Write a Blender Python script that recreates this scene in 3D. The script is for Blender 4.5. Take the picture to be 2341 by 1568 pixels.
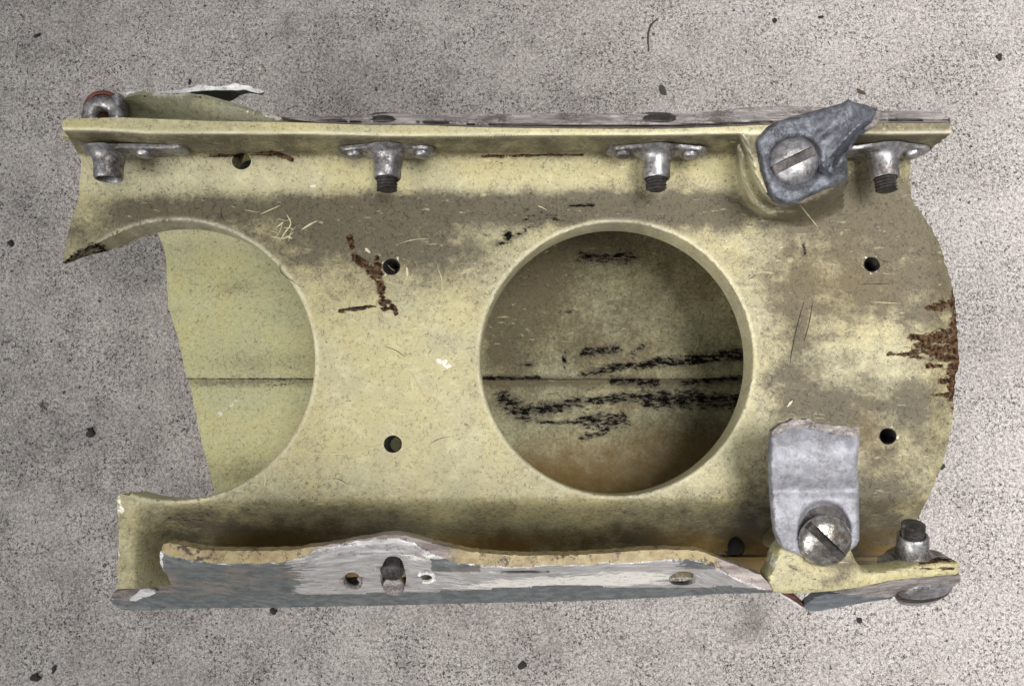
import bpy, math, random
import numpy as np
from mathutils import Vector, Matrix
from mathutils.geometry import delaunay_2d_cdt

# ------------------------------------------------------------------ base units
S = 0.000156                  # one drawing unit in metres (about a sixth of a millimetre)
HC, F, TILT = 2200.0, 1910.0, math.radians(7.0)
ZG = -250.0                   # level of the concrete; the web of the fragment lies 540 units above it
sc = bpy.context.scene
col = sc.collection
for o in list(bpy.data.objects):
    bpy.data.objects.remove(o, do_unlink=True)

# ------------------------------------------------------------------ camera
cam_d = bpy.data.cameras.new("camera")
cam = bpy.data.objects.new("camera", cam_d)
col.objects.link(cam)
cam.location = (0, 0, HC * S)
cam.rotation_euler = (TILT, 0, 0)
cam_d.sensor_fit = 'HORIZONTAL'
cam_d.angle = 2 * math.atan(1170.5 / F)
cam_d.clip_start = 0.005
cam_d.clip_end = 50
sc.camera = cam

# ------------------------------------------------------------------ world + lamps
w = bpy.data.worlds.new("World"); sc.world = w; w.use_nodes = True
wn = w.node_tree.nodes; wn.clear()
wo = wn.new("ShaderNodeOutputWorld"); wb = wn.new("ShaderNodeBackground")
wb.inputs[0].default_value = (0.95, 0.98, 1.0, 1); wb.inputs[1].default_value = 0.34
w.node_tree.links.new(wb.outputs[0], wo.inputs[0])

def area(name, loc, target, size, power, color, spread=180):
    d = bpy.data.lights.new(name, 'AREA'); d.shape = 'DISK'; d.size = size
    d.energy = power; d.color = color; d.spread = math.radians(spread)
    o = bpy.data.objects.new(name, d); col.objects.link(o)
    o.location = loc
    o.rotation_euler = (Vector(target) - Vector(loc)).to_track_quat('-Z', 'Y').to_euler()
    return o
area("added_right_light", (0.31, 0.02, 1.0), (0.31, 0.07, 0), 0.50, 2.1, (1.0, 0.985, 0.975), 56)  # unseen lamp, added overhead to brighten the ground at the right
area("side_light", (-2.2, -1.6, 2.2), (0.0, 0.03, 0.03), 2.0, 88.0, (1.0, 0.99, 0.97))

sc.view_settings.view_transform = 'Standard'
sc.view_settings.look = 'None'
sc.view_settings.exposure = 0.0
sc.view_settings.gamma = 1.0
sc.view_settings.use_curve_mapping = False
sc.cycles.max_bounces = 5
sc.cycles.diffuse_bounces = 2
sc.cycles.glossy_bounces = 2

# ------------------------------------------------------------------ helpers
random.seed(7); rng = np.random.default_rng(7)

def P(px, py, z):
    """drawing pixel + height -> point of the place, in drawing units"""
    px = np.asarray(px, float); py = np.asarray(py, float); z = np.asarray(z, float)
    a = (px - 1170.5) / F; b = (784.0 - py) / F
    dy = math.sin(TILT) + b * math.cos(TILT)
    dz = -math.cos(TILT) + b * math.sin(TILT)
    s = (z - HC) / dz
    return np.stack([a * s, dy * s, z + 0 * s], -1)

def _hash(ix, iy, seed):
    n = (ix * 374761393 + iy * 668265263 + seed * 1442695041) & 0x7fffffff
    n = ((n ^ (n >> 13)) * 1274126177) & 0x7fffffff
    return ((n ^ (n >> 16)) & 0xffff) / 65535.0
def vnoise(x, y, seed=0):
    x = np.asarray(x, float); y = np.asarray(y, float)
    ix = np.floor(x).astype(np.int64); iy = np.floor(y).astype(np.int64)
    fx = x - ix; fy = y - iy
    fx = fx * fx * (3 - 2 * fx); fy = fy * fy * (3 - 2 * fy)
    a = _hash(ix, iy, seed); b = _hash(ix + 1, iy, seed); c = _hash(ix, iy + 1, seed); d = _hash(ix + 1, iy + 1, seed)
    return (a * (1 - fx) + b * fx) * (1 - fy) + (c * (1 - fx) + d * fx) * fy
def fbm(x, y, seed=0, o=4):
    r = 0; a = 1; t = 0
    for i in range(o):
        r = r + a * vnoise(x * 2 ** i, y * 2 ** i, seed + i * 17); t += a; a *= 0.5
    return r / t
def sstep(a, b, x):
    t = np.clip((x - a) / (b - a), 0, 1); return t * t * (3 - 2 * t)
def cap(px, py, x0, y0, x1, y1, r, soft=1.0):
    """capsule mask 1 inside -> 0 at r"""
    dx, dy = x1 - x0, y1 - y0; L = dx * dx + dy * dy + 1e-6
    t = np.clip(((px - x0) * dx + (py - y0) * dy) / L, 0, 1)
    d = np.hypot(px - x0 - t * dx, py - y0 - t * dy)
    return np.clip((1 - d / r) / soft, 0, 1)
def blob(px, py, cx, cy, rx, ry, ang=0):
    c, s = math.cos(math.radians(ang)), math.sin(math.radians(ang))
    u = ((px - cx) * c + (py - cy) * s) / rx; v = (-(px - cx) * s + (py - cy) * c) / ry
    return np.exp(-(u * u + v * v))
def inside(px, py, poly):
    poly = np.asarray(poly, float); r = np.zeros(np.shape(px), bool)
    x1, y1 = poly[-1]
    for x2, y2 in poly:
        cond = (y1 > py) != (y2 > py)
        xi = (x2 - x1) * (py - y1) / ((y2 - y1) if y2 != y1 else 1e-9) + x1
        r ^= cond & (px < xi); x1, y1 = x2, y2
    return r
def sdist(px, py, poly):
    poly = np.asarray(poly, float); d = np.full(np.shape(px), 1e9)
    x1, y1 = poly[-1]
    for x2, y2 in poly:
        dx, dy = x2 - x1, y2 - y1; L = dx * dx + dy * dy + 1e-9
        t = np.clip(((px - x1) * dx + (py - y1) * dy) / L, 0, 1)
        d = np.minimum(d, np.hypot(px - x1 - t * dx, py - y1 - t * dy)); x1, y1 = x2, y2
    return np.where(inside(px, py, poly), d, -d)
def resample(poly, step, closed=True, jit=0.0, seed=0):
    poly = [tuple(p) for p in poly]; out = []
    n = len(poly); m = n if closed else n - 1
    for i in range(m):
        a = poly[i]; b = poly[(i + 1) % n]
        L = math.hypot(b[0] - a[0], b[1] - a[1]); k = max(1, int(round(L / step)))
        for j in range(k):
            t = j / k; out.append((a[0] + (b[0] - a[0]) * t, a[1] + (b[1] - a[1]) * t))
    if not closed: out.append(poly[-1])
    if jit:
        out = [(x + jit * (fbm(x / 9.0, y / 9.0, seed, 3) - .5) * 2, y + jit * (fbm(x / 9.0, y / 9.0, seed + 5, 3) - .5) * 2) for x, y in out]
    return out
def smooth_poly(poly, it=2, closed=True):
    for _ in range(it):
        n = len(poly); q = []
        for i in range(n if closed else n - 1):
            a = poly[i]; b = poly[(i + 1) % n]
            q += [(a[0] * .75 + b[0] * .25, a[1] * .75 + b[1] * .25), (a[0] * .25 + b[0] * .75, a[1] * .25 + b[1] * .75)]
        if not closed: q = [poly[0]] + q + [poly[-1]]
        poly = q
    return poly
def circle(cx, cy, rx, ry=None, n=40, ang=0):
    ry = ry or rx; c, s = math.cos(math.radians(ang)), math.sin(math.radians(ang))
    r = []
    for i in range(n):
        t = 2 * math.pi * i / n; u, v = rx * math.cos(t), ry * math.sin(t)
        r.append((cx + u * c - v * s, cy + u * s + v * c))
    return r

def finish(me, mat, angle=40):
    me.materials.append(mat)
    me.polygons.foreach_set("use_smooth", np.ones(len(me.polygons), bool))
    me.update()
    me.set_sharp_from_angle(angle=math.radians(angle))
def link(name, me, parent=None, label=None):
    o = bpy.data.objects.new(name, me); col.objects.link(o)
    if parent is not None: o.parent = parent
    if label: o["label"] = label
    return o
def attr(me, name, vals):
    a = me.attributes.new(name, 'FLOAT', 'POINT'); a.data.foreach_set("value", np.asarray(vals, np.float32))

def patch(name, outline, zf, mat, parent, holes=(), extra=(), spacing=8, off=(0, 0, -18), rings=(), attrs=None,
          angle=40, label=None, keepout=0.0, wallsteps=1):
    """closed sheet: outline and holes drawn flat, lifted to its own height, given thickness"""
    loops = [list(outline)] + [list(h) for h in holes]
    pts, edges, tag = [], [], []
    for L in loops:
        s = len(pts); pts += L
        edges += [(s + i, s + (i + 1) % len(L)) for i in range(len(L))]
    nb = len(pts)
    o_ = np.array(outline); x0, y0 = o_.min(0); x1, y1 = o_.max(0)
    gx, gy = np.meshgrid(np.arange(x0, x1, spacing), np.arange(y0, y1, spacing * .87))
    gx = gx + (np.arange(gy.shape[0]) % 2)[:, None] * spacing * .5
    gx = gx.ravel(); gy = gy.ravel()
    d = sdist(gx, gy, outline); ok = d > spacing * .5
    for h in holes: ok &= sdist(gx, gy, h) < -max(spacing * .5, keepout)
    g = list(zip(gx[ok], gy[ok]))
    ex = np.array(extra).reshape(-1, 2)
    if len(ex):
        k = sdist(ex[:, 0], ex[:, 1], outline) > 1.0
        for h in holes: k &= sdist(ex[:, 0], ex[:, 1], h) < -0.8
        g += [tuple(p) for p in ex[k]]
    allp = [Vector((float(p[0]), float(p[1]))) for p in pts + g]
    vs, es, fs, ov, oe, of = delaunay_2d_cdt(allp, edges, [], 0, 1e-4)
    V = np.array([(v.x, v.y) for v in vs]); T = np.array([f for f in fs if len(f) == 3])
    c = V[T].mean(1); keep = inside(c[:, 0], c[:, 1], outline)
    for h in holes: keep &= ~inside(c[:, 0], c[:, 1], h)
    T = T[keep]
    a, b, cc = V[T[:, 0]], V[T[:, 1]], V[T[:, 2]]
    ar = (b[:, 0] - a[:, 0]) * (cc[:, 1] - a[:, 1]) - (b[:, 1] - a[:, 1]) * (cc[:, 0] - a[:, 0])
    T = T[np.abs(ar) > 1e-3]; ar = ar[np.abs(ar) > 1e-3]
    T[ar > 0] = T[ar > 0][:, ::-1]            # image y points down: make faces look up
    used = np.unique(T); remap = -np.ones(len(V), int); remap[used] = np.arange(len(used)); V = V[used]; T = remap[T]
    n = len(V)
    W = P(V[:, 0], V[:, 1], zf(V[:, 0], V[:, 1]))
    offv = off(V[:, 0], V[:, 1], W) if callable(off) else np.tile(np.array(off, float), (n, 1))
    B = W + offv
    E = np.concatenate([T[:, [0, 1]], T[:, [1, 2]], T[:, [2, 0]]])
    key = {}
    for i, j in E: key[(int(i), int(j))] = 1
    bd = [(i, j) for (i, j) in key if (j, i) not in key]
    F_ = [tuple(map(int, t)) for t in T] + [(int(t[2]) + n, int(t[1]) + n, int(t[0]) + n) for t in T]
    F_ += [(j, i, i + n, j + n) for i, j in bd]
    me = bpy.data.meshes.new(name)
    me.from_pydata((np.concatenate([W, B]) * S).tolist(), [], F_)
    if attrs:
        for k, fn in attrs.items():
            v = np.clip(fn(V[:, 0], V[:, 1]), 0, 1); attr(me, k, np.concatenate([v, v]))
    finish(me, mat, angle)
    return link(name, me, parent, label)

def lathe(profile, n=32, closed_top=True, cut=None):
    """profile list of (r, h) about local z; returns verts, faces"""
    v, f = [], []
    for r, h in profile:
        for i in range(n):
            t = 2 * math.pi * i / n; v.append((r * math.cos(t), r * math.sin(t), h))
    for k in range(len(profile) - 1):
        for i in range(n):
            j = (i + 1) % n
            f.append((k * n + i, k * n + j, (k + 1) * n + j, (k + 1) * n + i))
    f.append(tuple(range(n - 1, -1, -1)))
    if closed_top: f.append(tuple((len(profile) - 1) * n + i for i in range(n)))
    return v, f
def frame(axis, xdir=(1, 0, 0)):
    z = Vector(axis).normalized(); x = Vector(xdir); x = (x - z * x.dot(z)).normalized(); y = z.cross(x)
    return Matrix((x, y, z)).transposed()
def place(name, vf, loc, axis, mat, parent, xdir=(1, 0, 0), angle=35, label=None):
    M = frame(axis, xdir); L = Vector(loc)
    v = [tuple((M @ Vector(p) + L) * S) for p in vf[0]]
    me = bpy.data.meshes.new(name); me.from_pydata(v, [], vf[1]); finish(me, mat, angle)
    return link(name, me, parent, label)
def join(*vfs):
    V, F_ = [], []
    for v, f in vfs:
        s = len(V); V += list(v); F_ += [tuple(i + s for i in q) for q in f]
    return V, F_

# ------------------------------------------------------------------ materials
def lin(r, g, b):
    f = lambda c: (c / 255 / 12.92) if c / 255 <= .04045 else ((c / 255 + .055) / 1.055) ** 2.4
    return (f(r), f(g), f(b), 1)

class NT:
    def __init__(self, name, dim='3D'):
        self.dim = dim
        self.m = bpy.data.materials.new(name); self.m.use_nodes = True
        self.t = self.m.node_tree; self.t.nodes.clear()
        self.out = self.t.nodes.new("ShaderNodeOutputMaterial")
        self.b = self.t.nodes.new("ShaderNodeBsdfPrincipled")
        self.t.links.new(self.b.outputs[0], self.out.inputs[0])
        g = self.t.nodes.new("ShaderNodeTexCoord"); self.co = self.vm('SCALE', g.outputs['Object'], 1 / S)
    def l(self, a, b): self.t.links.new(a, b)
    def setin(self, n, i, v):
        if hasattr(v, 'is_linked') or hasattr(v, 'links'): self.l(v, n.inputs[i])
        else: n.inputs[i].default_value = v
    def vm(self, op, a, b):
        n = self.t.nodes.new("ShaderNodeVectorMath"); n.operation = op; self.l(a, n.inputs[0])
        if op == 'SCALE': n.inputs['Scale'].default_value = b
        else: self.setin(n, 1, b)
        return n.outputs[0]
    def noise(self, size, det=4, rough=.55, dist=0, stretch=None, off=0):
        co = self.co
        if stretch or off:
            mp = self.t.nodes.new("ShaderNodeMapping"); self.l(co, mp.inputs[0])
            mp.inputs['Location'].default_value = (off, off * 1.7, off * .3)
            if stretch: mp.inputs['Scale'].default_value = stretch[:3]; mp.inputs['Rotation'].default_value = (0, 0, math.radians(stretch[3]))
            co = mp.outputs[0]
        n = self.t.nodes.new("ShaderNodeTexNoise"); self.l(co, n.inputs['Vector'])
        n.noise_dimensions = self.dim; n.inputs['Scale'].default_value = 1 / size; n.inputs['Detail'].default_value = det
        n.inputs['Roughness'].default_value = rough; n.inputs['Distortion'].default_value = dist
        return n.outputs['Fac']
    def crack(self, size, distort=1.5, warp=6, off=0):
        n0 = self.t.nodes.new("ShaderNodeTexNoise"); n0.noise_dimensions = self.dim; self.l(self.co, n0.inputs['Vector'])
        n0.inputs['Scale'].default_value = 1 / warp; n0.inputs['Detail'].default_value = 1
        w_ = self.vm('SCALE', n0.outputs['Color'], distort * size)
        s_ = self.vm('ADD', self.co, w_)
        s_ = self.vm('ADD', s_, (off, off, off))
        v = self.t.nodes.new("ShaderNodeTexVoronoi"); v.feature = 'DISTANCE_TO_EDGE'; v.voronoi_dimensions = self.dim; self.l(s_, v.inputs['Vector'])
        v.inputs['Scale'].default_value = 1 / size
        return v.outputs['Distance']
    def ramp(self, f, a, b, lo=0.0, hi=1.0):
        n = self.t.nodes.new("ShaderNodeMapRange"); n.interpolation_type = 'SMOOTHSTEP'; self.l(f, n.inputs[0])
        n.inputs[1].default_value = a; n.inputs[2].default_value = b; n.inputs[3].default_value = lo; n.inputs[4].default_value = hi
        return n.outputs[0]
    def mth(self, op, a, b=None, c=None):
        n = self.t.nodes.new("ShaderNodeMath"); n.operation = op
        for i, v in enumerate((a, b, c)):
            if v is not None: self.setin(n, i, v)
        return n.outputs[0]
    def mix(self, f, a, b, mode='MIX'):
        n = self.t.nodes.new("ShaderNodeMix"); n.data_type = 'RGBA'; n.blend_type = mode
        self.setin(n, 0, f); self.setin(n, 6, a); self.setin(n, 7, b); return n.outputs[2]
    def attr(self, name):
        n = self.t.nodes.new("ShaderNodeAttribute"); n.attribute_name = name; return n.outputs['Fac']
    def bump(self, h, strength=.5, dist=1.0, prev=None):
        n = self.t.nodes.new("ShaderNodeBump"); n.inputs['Strength'].default_value = strength
        n.inputs['Distance'].default_value = dist * S; self.l(h, n.inputs['Height'])
        if prev is not None: self.l(prev, n.inputs['Normal'])
        return n.outputs[0]
    def done(self, color, rough=.6, metal=0.0, normal=None, spec=.5):
        self.setin(self.b, 'Base Color', color); self.setin(self.b, 'Roughness', rough); self.setin(self.b, 'Metallic', metal)
        self.b.inputs['Specular IOR Level'].default_value = spec
        if normal is not None: self.l(normal, self.b.inputs['Normal'])
        return self.m

def primer_mat(name, base, base2, grime_shade_c, edge=1.0):
    k = NT(name)
    big = k.noise(170, 2); mid = k.noise(34, 3, .6); fine = k.noise(9, 2, .65)
    c = k.mix(k.ramp(big, .38, .62), base, base2)
    c = k.mix(k.mth('MULTIPLY', k.ramp(mid, .45, .72), .35), c, lin(222, 216, 172))
    gr = k.attr("grime_shade")
    # film of grime and painted shade, broken up by noise
    g1 = k.mth('ADD', gr, k.mth('MULTIPLY', k.mth('SUBTRACT', mid, .5), .6))
    g1 = k.mth('ADD', g1, k.mth('MULTIPLY', k.mth('SUBTRACT', fine, .5), .5))
    film = k.mth('MULTIPLY', k.ramp(g1, .10, .88), .92)
    c = k.mix(film, c, grime_shade_c)
    grain = k.noise(5.5, 2, .7, off=411)
    c = k.mix(k.mth('MULTIPLY', k.ramp(grain, .47, .66), k.mth('ADD', .10, k.mth('MULTIPLY', gr, .22))), c, lin(92, 82, 62))
    # little dark hair-line flecks
    cr = k.crack(15, 1.1, 11); cr2 = k.crack(9, 1.0, 7, 300)
    gate = k.ramp(k.mth('ADD', k.noise(15, 2, .65, off=91), k.mth('MULTIPLY', gr, .05)), .55, .61)
    fl = k.mth('MULTIPLY', k.ramp(cr, .075, .015), gate)
    gate2 = k.ramp(k.mth('ADD', k.noise(10, 2, .6, off=191), k.mth('MULTIPLY', gr, .06)), .55, .62)
    fl2 = k.mth('MULTIPLY', k.ramp(cr2, .10, .02), gate2)
    fleck = k.mth('MAXIMUM', fl, k.mth('MULTIPLY', fl2, .8))
    c = k.mix(k.mth('MULTIPLY', fleck, k.mth('ADD', .42, k.mth('MULTIPLY', gr, .4))), c, lin(52, 44, 34))
    # small dark specks
    sp = k.ramp(k.mth('ADD', k.noise(11, 2, .5, off=33), k.mth('MULTIPLY', gr, .05)), .705, .75)
    c = k.mix(k.mth('MULTIPLY', sp, .6), c, lin(38, 32, 28))
    # fine pale rubs
    rub = k.ramp(k.noise(12, 3, .6, .4, stretch=(.35, 1.6, 1, 35), off=13), .64, .74)
    c = k.mix(k.mth('MULTIPLY', rub, .30), c, lin(232, 224, 186))
    pl = k.mth('MULTIPLY', k.attr("pale"), k.ramp(mid, .3, .6, .45, .95))
    c = k.mix(pl, c, lin(226, 218, 190))
    oc = k.mth('MULTIPLY', k.attr("ochre"), k.ramp(mid, .3, .7, .8, 1.0))
    c = k.mix(oc, c, lin(116, 88, 28))
    # missing paint
    ch = k.attr("chip")
    cn = k.mth('ADD', ch, k.mth('MULTIPLY', k.mth('SUBTRACT', k.noise(18, 5, .75, stretch=(.5, 1.4, 1, 0), off=7), .5), 2.6))
    chip = k.ramp(k.mth('MULTIPLY', cn, k.ramp(ch, .0, .25)), .58, .82)
    cc = k.mix(k.ramp(fine, .35, .7), lin(36, 24, 18), lin(92, 72, 54))
    c = k.mix(chip, c, cc)
    # black tar-like soot marks and painted shadow
    so = k.attr("soot_shade")
    sn = k.mth('ADD', so, k.mth('MULTIPLY', k.mth('SUBTRACT', k.noise(13, 5, .8, stretch=(.6, 1.4, 1, 0), off=77), .5), 3.6))
    soot_shade = k.ramp(k.mth('MULTIPLY', sn, k.ramp(so, .0, .25)), .50, 1.0)
    c = k.mix(k.mth('MULTIPLY', k.ramp(so, .1, 1.0), k.ramp(mid, .35, .65, .35, .8)), c, lin(58, 50, 40))
    c = k.mix(soot_shade, c, lin(18, 16, 15))
    # bare metal rub
    ba = k.attr("bare")
    bn = k.mth('ADD', ba, k.mth('MULTIPLY', k.mth('SUBTRACT', k.noise(13, 3, .7, off=51), .5), 3.0))
    bare = k.ramp(k.mth('MULTIPLY', bn, k.ramp(ba, .0, .25)), .55, .8)
    c = k.mix(bare, c, lin(208, 203, 190))
    nrm = k.bump(k.mth('ADD', k.mth('MULTIPLY', fine, .35), mid), .3, 6.0)
    r = k.mth('ADD', .47, k.mth('MULTIPLY', film, .22))
    m_ = k.done(c, k.mth('SUBTRACT', r, k.mth('MULTIPLY', bare, .12)), k.mth('MULTIPLY', bare, .25), nrm, .45)
    k.l(k.mth('MULTIPLY', k.mth('SUBTRACT', 1.0, k.mth('MAXIMUM', soot_shade, chip)), .45), k.b.inputs['Specular IOR Level'])
    return m_

M_web = primer_mat("faded_yellow_green_primer", lin(180, 170, 126), lin(173, 166, 130), lin(78, 70, 55))
M_back = primer_mat("pale_green_primer", lin(182, 176, 128), lin(173, 172, 132), lin(70, 62, 38))

def metal_mat(name, c0, c1, rough, metal, size=22, stain=lin(60, 52, 46), stain_amt=.5, stretch=None, bump=.4):
    k = NT(name)
    a = k.noise(size, 5, .62, .3, stretch=stretch); b = k.noise(size * .35, 4, .65, off=9); big = k.noise(size * 4, 3, off=40)
    c = k.mix(k.ramp(a, .34, .68), c0, c1)
    s = k.mth('MULTIPLY', k.ramp(k.mth('ADD', k.mth('MULTIPLY', big, .6), k.mth('MULTIPLY', b, .4)), .48, .62), stain_amt)
    c = k.mix(s, c, stain)
    fl = k.mth('MULTIPLY', k.ramp(k.crack(9, 1.1, 8), .10, .02), k.ramp(k.noise(18, 2, off=70), .5, .6))
    c = k.mix(k.mth('MULTIPLY', fl, .28), c, lin(35, 32, 32))
    nrm = k.bump(k.mth('ADD', b, k.mth('MULTIPLY', a, .6)), bump, 2.0)
    return k.done(c, k.mth('ADD', rough, k.mth('MULTIPLY', s, .2)), metal, nrm)
M_nut = metal_mat("dull_grey_nut_metal", lin(120, 118, 120), lin(170, 168, 168), .38, .75, 16, lin(66, 56, 48), .75)
M_bolt = metal_mat("dark_rusty_steel", lin(52, 48, 47), lin(84, 79, 77), .48, .5, 12, lin(30, 26, 25), .6)
M_brk = metal_mat("grey_oxidised_bracket", lin(78, 80, 86), lin(118, 120, 128), .5, .4, 13, lin(54, 53, 56), .8, bump=.6)
M_tab = metal_mat("pale_grey_tab_metal", lin(126, 126, 131), lin(156, 156, 162), .55, .3, 18, lin(108, 104, 106), .6, bump=.6)
M_screw = metal_mat("worn_screw_metal", lin(112, 106, 98), lin(160, 154, 144), .40, .65, 14, lin(58, 48, 40), .9, bump=.7)
M_shiny = metal_mat("polished_screw_metal", lin(138, 132, 124), lin(204, 200, 194), .26, .9, 22, lin(70, 56, 42), .8, bump=.5)
M_frac = metal_mat("weathered_torn_metal", lin(122, 115, 112), lin(166, 158, 154), .7, .08, 16, lin(74, 67, 63), .75, stretch=(.35, 1.6, 1, 3), bump=.9)
M_bare = metal_mat("bright_torn_metal", lin(206, 204, 204), lin(244, 243, 240), .5, .1, 14, lin(120, 112, 108), .55, stretch=(.3, 1.4, 1, 0), bump=.8)
M_blue = metal_mat("grey_blue_paint", lin(78, 86, 92), lin(118, 122, 126), .55, .1, 36, lin(52, 54, 58), .6)
M_black = metal_mat("bore_shade_black", lin(20, 18, 18), lin(40, 36, 34), .7, .0, 14)  # black of the plugs that stand for shade inside the bores
M_red = metal_mat("dark_red_sealant", lin(70, 26, 18), lin(104, 46, 34), .5, .0, 16, lin(30, 12, 10), .7)
M_olive = primer_mat("olive_grey_flap_primer", lin(166, 164, 136), lin(156, 157, 134), lin(84, 82, 72))
M_flap = metal_mat("grimy_olive_flap", lin(118, 118, 88), lin(146, 146, 110), .6, .0, 40, lin(70, 70, 58), .7)

# outer face of the lower flange: paint, bare metal and tan primer by attribute
def outer_mat():
    k = NT("worn_outer_skin")
    st = k.noise(20, 5, .68, .3, stretch=(.3, 1.6, 1, 2)); mid = k.noise(30, 5, .65, off=12); fine = k.noise(8, 3, .6, off=20)
    paint = k.mix(k.ramp(mid, .38, .62), lin(84, 89, 91), lin(112, 116, 115))
    dirt_shade = k.mix(k.ramp(k.noise(60, 4, .6, off=90), .45, .6), paint, lin(132, 120, 108))
    c = k.mix(k.attr("dirty"), paint, dirt_shade)
    ba = k.attr("bare")
    bn = k.mth('ADD', ba, k.mth('MULTIPLY', k.mth('SUBTRACT', mid, .5), 1.1))
    bare = k.ramp(bn, .42, .55)
    br = k.attr("bright")
    bc = k.mix(k.ramp(st, .3, .7), lin(146, 142, 142), lin(214, 211, 210))
    wh = k.ramp(k.mth('ADD', br, k.mth('MULTIPLY', k.mth('SUBTRACT', st, .5), 2.2)), .42, .66)
    bc = k.mix(wh, bc, lin(246, 242, 234))
    c = k.mix(bare, c, bc)
    ed = k.attr("edge")
    tan = k.mix(k.ramp(mid, .3, .7), lin(166, 151, 110), lin(132, 113, 80))
    tan = k.mix(k.ramp(k.noise(22, 4, .6, off=66), .56, .66), tan, lin(72, 56, 44))
    frac = k.mix(k.ramp(st, .3, .7), lin(96, 84, 78), lin(160, 148, 142))
    tan = k.mix(k.attr("fracture"), tan, frac)
    c = k.mix(k.ramp(k.mth('ADD', ed, k.mth('MULTIPLY', k.mth('SUBTRACT', fine, .5), .3)), .45, .55), c, tan)
    rim = k.ramp(k.mth('ADD', k.attr("rim"), k.mth('MULTIPLY', k.mth('SUBTRACT', mid, .5), 1.4)), .5, .7)
    c = k.mix(rim, c, lin(228, 228, 230))
    fl = k.mth('MULTIPLY', k.ramp(k.crack(14, 1.1, 9), .07, .015), k.ramp(k.noise(24, 3, off=70), .52, .6))
    c = k.mix(k.mth('MULTIPLY', fl, .7), c, lin(34, 32, 34))
    bsum = k.mth('MAXIMUM', bare, rim)
    nrm = k.bump(k.mth('ADD', k.mth('MULTIPLY', st, 1.2), fine), .7, 2.5)
    return k.done(c, k.mth('SUBTRACT', .62, k.mth('MULTIPLY', bsum, .2)), k.mth('MULTIPLY', k.mth('MULTIPLY', bsum, .15), k.mth('SUBTRACT', 1.0, ed)), nrm)
M_outer = outer_mat()

def concrete_mat():
    k = NT("speckled_concrete", "2D")
    big = k.noise(420, 3, .55); mid = k.noise(85, 4, .6, off=4); g = k.noise(9, 3, .7, .5, off=8); g2 = k.noise(4.6, 1, .6, off=60)
    c = k.mix(k.ramp(big, .35, .65), lin(164, 158, 154), lin(175, 169, 165))
    c = k.mix(k.mth('MULTIPLY', k.ramp(mid, .48, .75), .30), c, lin(133, 127, 124))
    gg = k.mth('ADD', k.mth('MULTIPLY', g, .6), k.mth('MULTIPLY', g2, .4))
    c = k.mix(k.mth('MULTIPLY', k.ramp(gg, .52, .64), .6), c, lin(208, 202, 195))
    c = k.mix(k.mth('MULTIPLY', k.ramp(gg, .49, .39), .65), c, lin(104, 99, 96))
    c = k.mix(k.mth('MULTIPLY', k.ramp(k.noise(18, 3, .6, .3, stretch=(.22, 1.5, 1, -28), off=610), .52, .68), k.ramp(k.noise(300, 2, off=620), .42, .58, 0.0, .16)), c, lin(104, 99, 95))
    # dark crooked pores, denser in some patches than in others
    patchy = k.ramp(k.noise(150, 3, .6, off=510), .36, .64, .5, 1.0)
    cr = k.mth('MULTIPLY', k.ramp(k.crack(12, 1.4, 8), .16, .05), k.ramp(k.noise(13, 2, .6, off=31), .48, .56))
    cr2 = k.mth('MULTIPLY', k.ramp(k.crack(7.5, 1.2, 6, 210), .14, .04), k.ramp(k.noise(9, 2, .6, off=131), .50, .58))
    pore = k.mth('MULTIPLY', k.mth('MAXIMUM', cr, k.mth('MULTIPLY', cr2, .8)), patchy)
    c = k.mix(k.mth('MULTIPLY', pore, .9), c, lin(42, 39, 39))
    sp = k.ramp(k.mth('ADD', k.noise(15, 2, .5, off=230), k.mth('MULTIPLY', k.noise(110, 2, off=330), .12)), .775, .81)
    c = k.mix(k.mth('MULTIPLY', sp, .85), c, lin(34, 31, 32))
    di = k.attr("dirt_shade")  # stains, plus the shade painted over the left ground
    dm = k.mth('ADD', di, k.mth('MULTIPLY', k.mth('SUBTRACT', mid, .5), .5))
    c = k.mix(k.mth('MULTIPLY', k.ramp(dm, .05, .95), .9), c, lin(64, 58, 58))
    ru = k.attr("rust")
    rm = k.ramp(k.mth('ADD', ru, k.mth('MULTIPLY', k.mth('SUBTRACT', g, .5), 1.6)), .45, .65)
    c = k.mix(k.mth('MULTIPLY', rm, .8), c, lin(58, 34, 28))
    return k.done(c, .88, 0, k.bump(g, .55, 5.0), .25)
M_conc = concrete_mat()

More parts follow.
